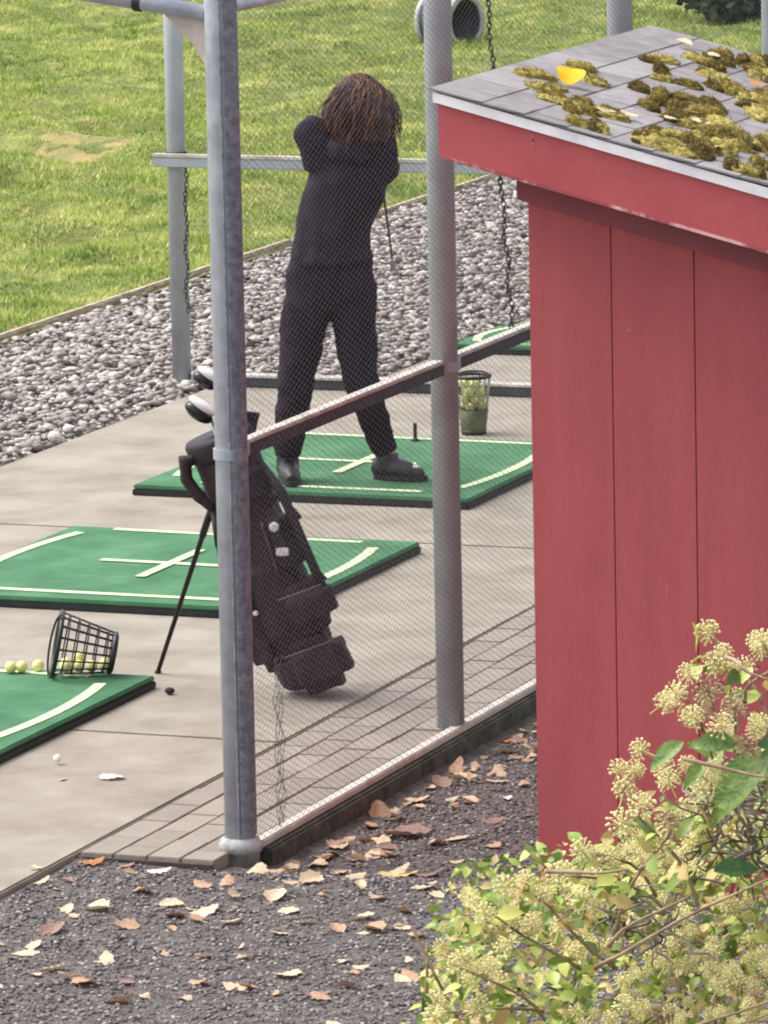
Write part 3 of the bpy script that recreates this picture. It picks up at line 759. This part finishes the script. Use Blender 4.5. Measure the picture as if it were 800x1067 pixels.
# ------------------------------------------------------------------ the red shed
SU, SV = 1.865, .129                                        # front left corner of the wall
shed = thing('shed', 'red board shed with a mossy sloping roof at the right', 'shed', (SU,SV,0))
RZ = 2.36; K = .256                                          # roof plane: z = RZ - K*(x+.195)
rz = lambda x: RZ - K*(x+.195)
SW, SD = 1.75, 1.62
mb = MB()
gx = [0,.259,.517,.776,1.034,1.293,1.551,SW]
for a, b in zip(gx[:-1], gx[1:]):
    mb.prism([(a+.0018,-.1),(b-.0018,-.1),(b-.0018,rz(b)-.09),(a+.0018,rz(a)-.09)], 0, .016)
mb.build('front_siding', M['red'], shed)
mb = MB(); mb.prism([(.004,-.1),(SW-.004,-.1),(SW-.004,rz(SW)-.1),(.004,rz(0)-.1)], .0155, .05); mb.build('front_backing', mat('groove_red', lin(112,46,54), lin(92,38,46), rough=.8), shed)
mb = MB(); mb.box(0,.045,.051,SD-.05,-.1,rz(.05)-.1); mb.box(SW-.045,SW,.051,SD-.05,-.1,rz(SW)-.1); mb.build('side_wall', M['red'], shed)
mb = MB(); mb.prism([(0,-.1),(SW,-.1),(SW,rz(SW)-.1),(0,rz(0)-.1)], SD-.049, SD); mb.build('back_wall', M['red'], shed)
mb = MB(); mb.prism([(-.022,rz(0)-.20),(-.022,rz(0)-.30),(SW,rz(SW)-.30),(SW,rz(SW)-.20)], -.034, -.0015); mb.build('frieze_board', mat('frieze_shaded_red', lin(150,74,82), lin(138,66,74), scale=5, rough=.6, bump=.12, bscale=30), shed)  # trim board in darker red, part of the overhang's shade painted in
x0, x1 = -.185, SW+.2; y0, y1 = -.25, 1.78
for (xa, za, w_, h_, yy) in ((.105,rz(.105)-.085,.006,.03,y0),(.098,rz(.105)-.075,.012,.006,y0),(.42,.83,.004,.022,0),(.30,1.62,.02,.006,0),(.63,1.2,.004,.03,0)):
    MB().box(xa,xa+w_,yy-.0014,yy-.0003,za,za+h_).build('paint_chip', M['redworn'], shed)
mb = MB(); mb.prism([(x0,rz(x0)-.034),(x0,rz(x0)-.20),(x1,rz(x1)-.20),(x1,rz(x1)-.034)], y0, y0+.022); mb.build('rake_fascia', M['redtrim'], shed)
mb = MB(); mb.prism([(x0,rz(x0)-.034),(x0,rz(x0)-.20),(x1,rz(x1)-.20),(x1,rz(x1)-.034)], y1-.022, y1); mb.build('rake_fascia', M['redtrim'], shed)
mb = MB(); mb.box(x0-.0005,x0+.02,y0+.023,y1-.023,rz(x0)-.205,rz(x0)-.038); mb.build('eave_fascia', M['redtrim'], shed)
# worn lower arris of the fascia, the paint rubbed through in places
mb = MB(); mb.prism([(x0+.03,rz(x0+.03)-.193),(x0+.03,rz(x0+.03)-.2025),(x1,rz(x1)-.2025),(x1,rz(x1)-.193)], y0-.002, y0-.0004)
mb.build('worn_edge', mat('worn_red_paint', lin(226,170,168), lin(160,72,76), scale=7, rough=.6, lo=.52, hi=.62), shed)
mb = MB(); mb.prism([(x0,rz(x0)-.033),(x1,rz(x1)-.033),(x1,rz(x1)-.008),(x0,rz(x0)-.008)], y0+.002, y1-.002); mb.build('roof_deck', M['railwood'], shed)
mb = MB(); mb.prism([(x0-.012,rz(x0-.012)-.040),(x1,rz(x1)-.040),(x1,rz(x1)-.010),(x0-.012,rz(x0-.012)-.010)], y0-.013, y0-.0025)
mb.box(x0-.014,x0-.003,y0-.0025,y1,rz(x0)-.040,rz(x0)-.008); mb.build('drip_edge', M['whitemetal'], shed)
# shingle courses, each tab a separate little slab
mb = MB(); ex = .135; cs = 1/math.sqrt(1+K*K)
nrow = int((x1-x0)/(ex*cs))+1
for r in range(nrow):
    xa = x0 - .02 + r*ex*cs; xb = min(xa + ex*cs*1.25, x1+.02)
    y = y0-.018 - rng.uniform(0,.25)
    while y < y1+.015:
        l = rng.uniform(.14,.2); ya, yb = max(y,y0-.018), min(y+l-.002,y1+.015); y += l
        if yb-ya < .02: continue
        lo = -.004 + .0; hi = .0045 + rng.normal()*.0008
        # upper end of each tab tucks under, lower end stands proud
        mb.add([(xa,ya,rz(xa)+lo-.002),(xb,ya,rz(xb)+lo+.002),(xb,yb,rz(xb)+lo+.002),(xa,yb,rz(xa)+lo-.002),
                (xa,ya,rz(xa)+.000),(xb,ya,rz(xb)+hi),(xb,yb,rz(xb)+hi),(xa,yb,rz(xa)+.000)],
               [(3,2,1,0),(4,5,6,7),(0,1,5,4),(1,2,6,5),(2,3,7,6),(3,0,4,7)])
mb.build('shingles', M['shingle'], shed)
# moss cushions
V = []; Fm = []; o = 0
bm = bmesh.new(); bmesh.ops.create_icosphere(bm, subdivisions=4, radius=1); bm.verts.ensure_lookup_table(); bm.verts.index_update()
bv = [v.co.copy() for v in bm.verts]; bf = np.array([[v.index for v in f.verts] for f in bm.faces]); bm.free()
spots = []
def cushion(x, y, a, b, h, rot): spots.append((x,y,a,b,h,rot))
for (x,y) in ((.05,.05),(.0,.2),(.12,.12),(.2,.0),(.03,.5),(-.06,.62),(-.1,.3),(.13,.9),(.1,1.35),(.22,1.5),(.33,1.62),(.05,1.15)):
    for j in range(2): cushion(x+rng.normal()*.04, y+rng.normal()*.04, rng.uniform(.03,.055), rng.uniform(.02,.035), rng.uniform(.012,.022), rng.normal()*.4)
for ix in range(9):
    for iy in range(13):
        x, y = .16+ix*.115+rng.normal()*.035, -.19+iy*.148+rng.normal()*.045
        if rng.random() < .15 or noise.noise(Vector((x*3,y*3,8))) < -.36: continue
        for j in range(rng.integers(1,4 if x < .35 else 5)):
            cushion(x+rng.normal()*.035, y+rng.normal()*.04, rng.uniform(.02,.055)*(1+.3*(x>.35)), rng.uniform(.014,.034)*(1+.3*(x>.35)), rng.uniform(.018,.036), rng.normal()*.5)
for (x,y,a,b,h,q) in spots:
    x = min(max(x,-.12),1.8); y = min(max(y,-.2),1.7); z = rz(x)+.004
    sd_ = rng.uniform(0,50); ca, sa = math.cos(q), math.sin(q)
    for v in bv:
        k = 1 + .35*noise.noise(v*1.6+Vector((sd_,0,0))) + .16*noise.noise(v*5+Vector((0,sd_,0))) + .10*noise.noise(v*13)
        px_, py_, pz_ = v.x*a*k, v.y*b*k, max(v.z,-.25)*h*k
        V.append((SU+x+px_*ca-py_*sa, SV+y+px_*sa+py_*ca, z - K*(px_*ca-py_*sa) + pz_))
    Fm.append(bf+o); o += len(bv)
V = np.array(V); Fm = np.concatenate(Fm); nb = 130000
ix = rng.integers(0,len(V),nb); c = V[ix]; dv = rng.normal(size=(nb,3)); dv[:,2] = np.abs(dv[:,2])+.5; dv /= np.linalg.norm(dv,axis=1)[:,None]
sv = rng.normal(size=(nb,3)); sv /= np.linalg.norm(sv,axis=1)[:,None]; ln = rng.uniform(.004,.014,nb)[:,None]
tri = np.stack([c-sv*.0014, c+sv*.0014, c+dv*ln],1).reshape(-1,3)
V = np.concatenate([V,tri]); Fm = np.concatenate([Fm, (len(V)-len(tri))+np.arange(len(tri)).reshape(-1,3)])
tag(soup('moss', V, Fm, M['moss'], smooth=True), kind='stuff')

# ------------------------------------------------------------------ fallen leaves
def leaf_mesh(shape, m):
    rr = random.Random(shape*13+5); n = 9; V = []; Fq = []
    wk = rr.uniform(.26,.40); curl = rr.uniform(.05,.55); roll = rr.uniform(-.35,.6); tw = rr.uniform(-.6,.6)
    for i in range(n):
        t = i/(n-1); hw = wk*math.sin(PI*min(1,t*.93+.05))**.75*(1+.16*math.sin(i*2.4+shape))
        for j in (-1,-.5,0,.5,1):
            y = j*hw; z = abs(j)**1.5*hw*roll + curl*.28*(t-.45)**2*2 + tw*j*hw*(t-.5) + .02*math.sin(i*3+j*4)
            V.append((t-.5, y, z))
    zmin = min(v[2] for v in V); V = [(a,b,c-zmin) for a,b,c in V]
    for i in range(n-1):
        for j in range(4): Fq.append((i*5+j,i*5+j+1,i*5+j+6,i*5+j+5))
    o = len(V); V += [(-.5,-.008,V[2][2]),(-.5,.008,V[2][2]),(-.78,.006,.02),(-.78,-.006,.02)]; Fq.append((o,o+1,o+2,o+3))
    me = bpy.data.meshes.new('fallen_leaf'); me.from_pydata(V,[],Fq); me.shade_smooth(); me.materials.append(m); return me
LM = {}
def leaf(x, y, z, size, colour, label, group, rz_=None, rx=0, ry=0, shape=None):
    shape = rng.integers(7) if shape is None else shape
    k = (int(shape), colour)
    if k not in LM: LM[k] = leaf_mesh(int(shape), LEAFMAT[colour])
    o = bpy.data.objects.new('fallen_leaf', LM[k]); COL.objects.link(o)
    o.location = (x,y,z); o.scale = (size,)*3; o.rotation_euler = (rx, ry, rng.uniform(0,2*PI) if rz_ is None else rz_)
    tag(o, label, 'leaf', group); return o
lv = [(0.43,-0.44),(0.84,-0.12),(1.05,-0.37),(0.85,-0.55),(0.81,-0.79),(0.74,-0.85),(1.0,-0.68),(1.06,-0.8),(1.13,-0.74),(1.15,-0.55),(1.27,-0.53),(1.37,-0.67),(1.29,-0.29),(1.26,-0.84),(0.8,-1.1),(0.98,-0.97),(0.82,-1.29),(1.1,-1.39),(0.99,-1.53),(1.08,-1.6),(1.14,-1.64),(1.25,-1.59),(1.44,-1.52),(1.56,-1.55),(1.65,-1.38),(1.86,-1.46),(1.98,-1.34),(1.3,-1.78),(1.59,-0.84),(1.69,-0.8),(1.61,-0.69),(1.7,-0.58),(1.36,-0.1),(1.26,0.0),(1.23,-0.1),(1.11,0.25),(1.07,0.09),(1.22,0.29),(1.3,0.35),(1.05,-0.13),(1.44,-0.92),(1.09,1.37),(1.12,1.49),(1.09,1.07),(1.15,0.86),(1.09,0.72),(1.15,0.53),(1.38,0.54),(1.19,0.54),(1.22,0.27),(1.27,0.35),(1.4,0.12),(1.26,1.18),(1.36,1.42),(1.44,0.91),(1.10,2.1),(1.13,2.37),(1.16,2.04),(1.42,0.61),(1.09,0.43),(1.12,0.27),(1.13,0.16),(1.06,0.13),(1.27,-0.01),(1.07,-0.08),(1.57,0.54)]
for _ in range(62): lv.append((rng.uniform(.4,2.0), rng.uniform(-1.9,-.2)))
for _ in range(70): lv.append((1.07+rng.exponential(.11), rng.uniform(-.05,2.5)))
cols = ['pale cream','tan','dull pinkish brown']
for i, (x, y) in enumerate(lv):
    if x < .49 and y > -.35: y = -.42
    c = rng.choice(cols, p=[.60,.30,.10])
    near = y < -.25
    where = 'lying on the dark gravel in the foreground' if near else 'lying between the fence kerb and the red shed'
    leaf(x, y, ground_z(x,y)+.004, rng.uniform(.06,.115) if i < 66 else rng.uniform(.03,.085), c, 'curled '+c+' fallen leaf '+where, 'fallen '+c+' leaves '+('in the foreground' if near else 'by the kerb'),
         None, rng.normal()*.22, rng.normal()*.22)
def one(x, y, sz, c, label, **k): return leaf(x, y, ground_z(x,y)+.005, sz, c, label, 'single fallen leaves', **k)
one(1.42,.11,.125,'pale cream','largest pale leaf below the kerb, flat on the gravel left of the ivy', rz_=.5, shape=1).data = leaf_mesh(1, mat('leaf_pale_yellow', lin(236,214,140), lin(206,180,110), scale=14, rough=.6, trans=.15))
one(1.07,2.1,.12,'orange brown','orange brown leaf against the kerb just left of the red shed', rz_=.4)
one(1.03+.05,1.53,.12,'tan','tall curled tan leaf standing upright against the kerb', rz_=1.1, ry=-1.0, shape=2)
one(1.06,.88,.11,'tan','curled tan leaf standing against the kerb below the middle of the mesh', rz_=2.2, ry=-.9, shape=3)
one(1.25,.63,.15,'dull pinkish brown','broad brown leaf lying flat midway along the kerb', rz_=.4, shape=0)
one(1.38,.55,.045,'white','tiny round white leaf on the gravel near the ivy')
one(1.37,1.23,.05,'white','small white leaf on the gravel close to the shed wall')
one(.80,-.30,.085,'white','bright white leaf on the gravel just left of the front post foot', rz_=.9, shape=1)
one(.56,-.26,.085,'orange brown','orange brown leaf at the front edge of the brick paving', rz_=.9)
o = leaf(.167,.801,.004,.085,'white','white leaf lying on the concrete in front of the nearest mat','single fallen leaves',.25,0,0,5)
o = leaf(.02,.74,.004,.04,'tan','tiny tan leaf on the concrete left of the white one','single fallen leaves')
# leaves on the roof
def rleaf(u, v, sz, c, label, g=None): 
    o = leaf(u, v, rz(u-SU)+.018, sz, c, label, g, rng.uniform(0,6), 0, 0, None); o.rotation_euler = (0, math.atan(K), rng.uniform(-.6,.6)); return o
yl = rleaf(1.885,.47,.075,'yellow','bright yellow leaf lying on the mossy shed roof')
ym = MB(); ring = []
for k in range(20):
    q = 2*PI*k/20; r_ = .5*(1+.08*math.sin(3*q+1)); ring.append((r_*math.cos(q), .85*r_*math.sin(q), .10*math.cos(2*q)+.06))
ym.add([(0,0,0)]+ring, [(0,1+k,1+(k+1)%20) for k in range(20)])
yl.scale = (.09,.09,.09); yl.location.z += .022; yl.rotation_euler = (.62, .15, .4)
tmp = ym.build('yl', LEAFMAT['yellow'], None, True); yl.data = tmp.data; bpy.data.objects.remove(tmp)
for (u, v) in ((2.10,.17),(2.16,.22),(2.29,.40),(2.37,.38),(1.98,1.6),(1.86,1.66),(2.45,.1),(2.25,.35)):
    rleaf(u, v, rng.uniform(.05,.075), 'pale cream', 'pale cream leaf caught in the moss on the shed roof', 'pale leaves on the shed roof')
rleaf(2.22,1.30,.07,'orange brown','orange leaf on the shed roof near the right side')
rleaf(2.25,.55,.06,'orange brown','orange brown leaf stuck among pale leaves low on the shed roof')

# ------------------------------------------------------------------ things out on the range
dr = thing('drum', 'dark drum with white hoops lying on the range grass', 'drum', (-7.76,25.45,.0), 0)
dax = Vector((R0.x*.75-F0.x*.66, R0.y*.75-F0.y*.66, 0)).normalized()
L2 = .34; rd = .20
rotm = Vector((0,0,1)).rotation_difference(dax).to_matrix().to_4x4()
def drum_part(nm, prof, m, par=None, cap=False):
    mb = MB(); mb.lathe(prof, 28, cap=cap); mb.v = [tuple((rotm @ Vector(v)) + Vector((0,0,rd-.02))) for v in mb.v]; return mb.build(nm, m, par or dr, True)
drum_part('shell', [(.02,-L2/2+.01),(rd-.004,-L2/2+.01),(rd,-L2/2+.02),(rd+.004,0),(rd,L2/2-.02),(rd-.004,L2/2),(rd-.02,L2/2),(rd-.025,L2/2-.02),(rd-.025,-L2/2+.04),(.02,-L2/2+.04)], M['drum'])
M['hoop'] = mat('white_hoop', lin(196,194,192), lin(140,138,138), rough=.5)
for z_ in (-L2/2+.02, L2/2-.02): drum_part('hoop', [(rd+.001,z_-.02),(rd+.012,z_-.02),(rd+.012,z_+.02),(rd-.028,z_+.021),(rd-.03,z_+.005)], M['hoop'])
def shrub(x, y, r_, hgt, n, label):
    t = thing('shrub', label, 'shrub', (x,y,0))
    mb = MB()
    for k in range(7):
        a = k*.9; mb.tube([(0,0,-.05),(.3*r_*math.cos(a),.3*r_*math.sin(a),hgt*.4),(.7*r_*math.cos(a),.7*r_*math.sin(a),hgt*.8)], [.02,.014,.005], 6)
    mb.build('stem', M['bark'], t, True)
    V = []; 
    for _ in range(n):
        d = Vector(rng.normal(size=3)).normalized(); q = rng.uniform(.45,1)*(1+.3*noise.noise(d*2.2+Vector((x,0,0))))
        c = Vector((d.x*r_*q, d.y*r_*q, hgt*.5+d.z*hgt*.52*q)); 
        if c.z < .02: continue
        a = Vector(rng.normal(size=3)).normalized()*rng.uniform(.03,.06); b = a.cross(Vector(rng.normal(size=3))).normalized()*rng.uniform(.015,.03)
        V += [c-a, c+b, c+a, c-b]
    V = np.array([v[:] for v in V]); soup('foliage', V, np.arange(len(V)).reshape(-1,4), M['shrub'], t); return t
shrub(-6.1,27.6,.55,.55,2600,'low dark green shrub on the range beyond the shed roof, top right')
shrub(-5.2,28.2,.5,.5,2000,'dark shrub at the far right corner, partly behind a grey post')

# ------------------------------------------------------------------ flowering ivy on the bank in the foreground
IV = at(.42, 8.5)
ivy = thing('ivy_bush', 'flowering ivy bush with cream flower heads in front of the red shed', 'ivy', (IV[0],IV[1],1.5), AZ)
def top(s):                                                  # height of the canopy, s metres across from the view axis
    xs = [-.2,.03,.07,.11,.19,.24,.31,.40,.5,.62,1.0,1.4]; zs = [1.45,1.72,1.90,1.955,1.985,1.985,2.0,2.05,2.10,2.18,2.33,2.4]
    return float(np.interp(s, xs, zs))
def local(s, d, z): return Vector((s-.42, d-8.5, z-1.5))
def gz(s, d):
    x, y = at(s,d); return ground_z(x,y)
stem = MB(); dead = MB()
def twig(a, b, r=.0035, m=stem, sag=.03, n=7):
    a, b = Vector(a), Vector(b); pts = []
    for i in range(n):
        t = i/(n-1); pts.append(a.lerp(b,t) + Vector((.012*math.sin(t*5+a.x*30), .012*math.cos(t*4+a.z*20), -sag*4*t*(1-t))))
    m.tube(pts, [r*(1-.5*i/(n-1)) for i in range(n)], 6)
    return pts
LV = {'ivy':([],[]), 'big':([],[]), 'yel':([],[])}
def ivy_leaf(kind, c, l, nrm, dirv, wf=.62, fold=.25):
    V, Fq = LV[kind]; nrm = Vector(nrm).normalized(); d = Vector(dirv); d = (d - nrm*d.dot(nrm)).normalized(); sdv_ = nrm.cross(d)
    o = len(V); prof = (.12,.72,1.0,.86,.5,.04)
    for i, wv in enumerate(prof):
        t = i/5; bend = -.22*t*t*l
        for j in (-1,0,1):
            V.append(tuple(Vector(c) + d*(t-.2)*l + sdv_*j*wv*l*wf*.5 + nrm*(abs(j)*fold*wv*l*.4 + bend + .02*l*math.sin(i*3+j))))
    for i in range(5):
        for j in range(2): Fq.append((o+i*3+j, o+i*3+j+1, o+i*3+j+4, o+i*3+j+3))
def rnd_dir(upw=.6): 
    v = Vector(rng.normal(size=3)); v.z = abs(v.z)+upw; v.y -= .35; return v.normalized()
# bulk of leaves
def fill(n, kind, l0, l1, depth=(.0,.10)):
    k = 0
    while k < n:
        s = rng.uniform(-.02,1.25); d = rng.uniform(8.0,9.1)
        zt = top(s) - .9*max(0,8.75-d)*.40 - rng.exponential(.075)
        zt -= .02*noise.noise(Vector((s*9,d*9,0)))*2
        if zt < gz(s,d)+.02: continue
        ivy_leaf(kind, local(s,d,zt), rng.uniform(l0,l1), rnd_dir(), Vector(rng.normal(size=3))+Vector((-.2,-.4,-.2)), rng.uniform(.5,.8), rng.uniform(.1,.5)); k += 1
fill(7600, 'ivy', .010, .032); fill(5600, 'yel', .007, .022)
k = 0
while k < 3600:                                              # creeping growth that hides the soil of the bank
    s = rng.uniform(-.02,1.2); d = rng.uniform(7.3,9.3)
    if s < .03 + .3*max(0,d-8.6): continue
    ivy_leaf('ivy' if rng.random() < .7 else 'yel', local(s,d,gz(s,d)+rng.uniform(.01,.09)), rng.uniform(.015,.04), rnd_dir(.8), Vector(rng.normal(size=3)), .7, .2); k += 1
# upright shoots carrying larger leaves and flower heads, in front of the shed wall
def zpx(y): return 2.478-(y-640)*.001447
def spx(x): return (x-402)/729
heads = []
shoots = [((800,900),(740,660)),((790,880),(700,700)),((780,900),(690,790)),((760,930),(725,790)),((720,930),(650,815)),((690,940),(600,850)),((810,850),(790,650)),
          ((820,820),(770,745)),((700,960),(575,880)),((640,990),(520,890)),((600,1020),(500,935)),((820,760),(745,690)),((560,1050),(470,985)),((640,960),(690,830)),((560,1060),(445,1040))]
for (a, b) in shoots:
    da, db = rng.uniform(8.35,8.6), rng.uniform(8.2,8.45)
    A = local(spx(a[0]), da, zpx(a[1])); Bq = local(spx(b[0]), db, zpx(b[1]))
    pts = twig(A, Bq, .0032, stem, -.012); heads.append((Bq, .018))
    for j in range(9):
        t = rng.uniform(.1,.97); c = A.lerp(Bq,t) + Vector(rng.normal(size=3))*.016
        ivy_leaf('ivy' if rng.random() < .7 else 'yel', c, rng.uniform(.022,.045), rnd_dir(.3), Vector(rng.normal(size=3))+Vector((-.3,0,.2)), .6)
    for j in range(3):
        t = rng.uniform(.55,1); q = A.lerp(Bq,t); e = q + Vector((rng.normal()*.028,rng.normal()*.02,rng.uniform(.005,.04))); twig(q, e, .0015, stem, 0, 4); heads.append((e, rng.uniform(.012,.017)))
for (x, y, r_) in ((690,715,.017),(716,688,.017),(692,789,.017),(725,790,.018),(690,818,.015),(640,818,.021),(662,806,.019),(735,705,.022),(760,712,.021),(745,725,.02),(715,712,.016)):
    heads.append((local(spx(x), rng.uniform(8.2,8.35), zpx(y)), r_))
# bigger glossy leaves at the right
for (x, y, l, nx, dx, dz) in ((700,752,.062,-.3,-.9,-.5),(786,778,.14,-.5,-.78,-.62),(750,742,.07,.2,-.9,.1),(722,768,.05,.2,-.5,-.7),(792,748,.075,.3,.5,.2),(748,880,.07,.1,.8,.3)):
    ivy_leaf('big', local(spx(x), rng.uniform(8.18,8.32), zpx(y)), l, Vector((nx,-.75,.65)), Vector((dx,-.15,dz)), .48, .3)
# umbels spread over the canopy
k = 0
while k < 430:
    s = rng.uniform(0,.85); d = rng.uniform(7.95,8.85)
    if rng.random() > .25+1.1*s: continue
    z = top(s) - .36*max(0,8.75-d) + rng.normal()*.014 + .012
    if z < gz(s,d): continue
    heads.append((local(s,d,z), rng.uniform(.009,.0165))); k += 1
k = 0
while k < 560:
    s = rng.uniform(.12,.75); d = rng.uniform(7.9,8.35); z = top(s) - .36*(8.75-d) + rng.normal()*.014 + .008
    if rng.random() > s*1.6: continue
    heads.append((local(s,d,z), rng.uniform(.007,.0125))); k += 1
def umbel_mesh(seed, brown):
    rr = np.random.default_rng(seed); mb = MB(); n = 46
    for i in range(n):
        ph = math.acos(1-1.75*(i+.5)/n); th = i*2.39996
        d = Vector((math.sin(ph)*math.cos(th), math.sin(ph)*math.sin(th), math.cos(ph)))*rr.uniform(.85,1.08)
        mb.tube([(0,0,0), d*.85], .028, 3, cap=False); mb.ball(d, rr.uniform(.07,.15), 1, (1,1,rr.uniform(.7,1.5)))
    mb.tube([(0,0,-1.6),(0,0,0)], .07, 4)
    me = bpy.data.meshes.new('flower_head'); me.from_pydata(mb.v,[],mb.f); me.materials.append(M['umbelbrown' if brown else 'umbel']); return me
UM = [umbel_mesh(s, s >= 4) for s in range(6)]
heads.sort(key=lambda h: (-h[1] if h[0].z > .55 else 0, h[0].y))
rest = MB(); rest2 = MB()
for i, (c, r_) in enumerate(heads):
    me = UM[rng.integers(4) if rng.random() < .8 else 4+rng.integers(2)]
    R_ = Matrix.Rotation(rng.normal()*.5,4,'X') @ Matrix.Rotation(rng.normal()*.5,4,'Y') @ Matrix.Rotation(rng.uniform(0,6),4,'Z')
    if i < 100:
        o = link('flower_head', me, None, ivy); o.location = c; o.scale = (r_,)*3; o.rotation_euler = R_.to_euler()
    else:
        (rest if rng.random() < .84 else rest2).add([c + (R_ @ (v.co*r_)) for v in me.vertices], [p_.vertices[:] for p_ in me.polygons])
tag(rest.build('flower_cluster', M['umbel'], ivy), kind='stuff'); tag(rest2.build('spent_flower_cluster', M['umbelbrown'], ivy), kind='stuff')
# loose arching twigs and a dead, grey tangle
for (a, b) in (((500,1055),(800,985)),((600,960),(800,860)),((470,1060),(640,1035)),((620,940),(700,880)),((705,752),(800,766)),((560,865),(650,855)),((760,700),(800,650)),((740,655),(800,672)),((580,1060),(800,1000))):
    twig(local(spx(a[0]),8.2,zpx(a[1])), local(spx(b[0]),8.15,zpx(b[1])), .0034, stem, rng.uniform(-.01,.012))
for _ in range(100):
    x, y = rng.uniform(725,830), rng.uniform(790,905); c = local(spx(x), rng.uniform(8.3,8.5), zpx(y)); twig(c, c+Vector(rng.normal(size=3))*.035, .0022, dead, rng.normal()*.01, 5)
for _ in range(35):
    x, y = rng.uniform(630,720), rng.uniform(930,975); c = local(spx(x), rng.uniform(8.3,8.45), zpx(y)); twig(c, c+Vector(rng.normal(size=3))*.03, .0022, dead, rng.normal()*.01, 5)
for k in range(60):
    s = rng.uniform(0,1.1); d = rng.uniform(8.2,9); z = top(s)-.4*max(0,8.75-d)-.02
    if z > gz(s,d)+.05: twig(local(s,d,gz(s,d)-.02), local(s+rng.normal()*.05,d-.08,z), .004, stem, 0)
stem.build('stems', M['twig'], ivy, True); dead.build('dead_stems', M['dead'], ivy, True)
for kk, mm, nm in (('ivy','ivy','foliage'),('big','ivybig','large_leaves'),('yel','ivyyellow','fading_leaves')):
    V, Fq = LV[kk]; me = bpy.data.meshes.new(nm); me.from_pydata(V,[],Fq); me.shade_smooth(); link(nm, me, M[mm], ivy)
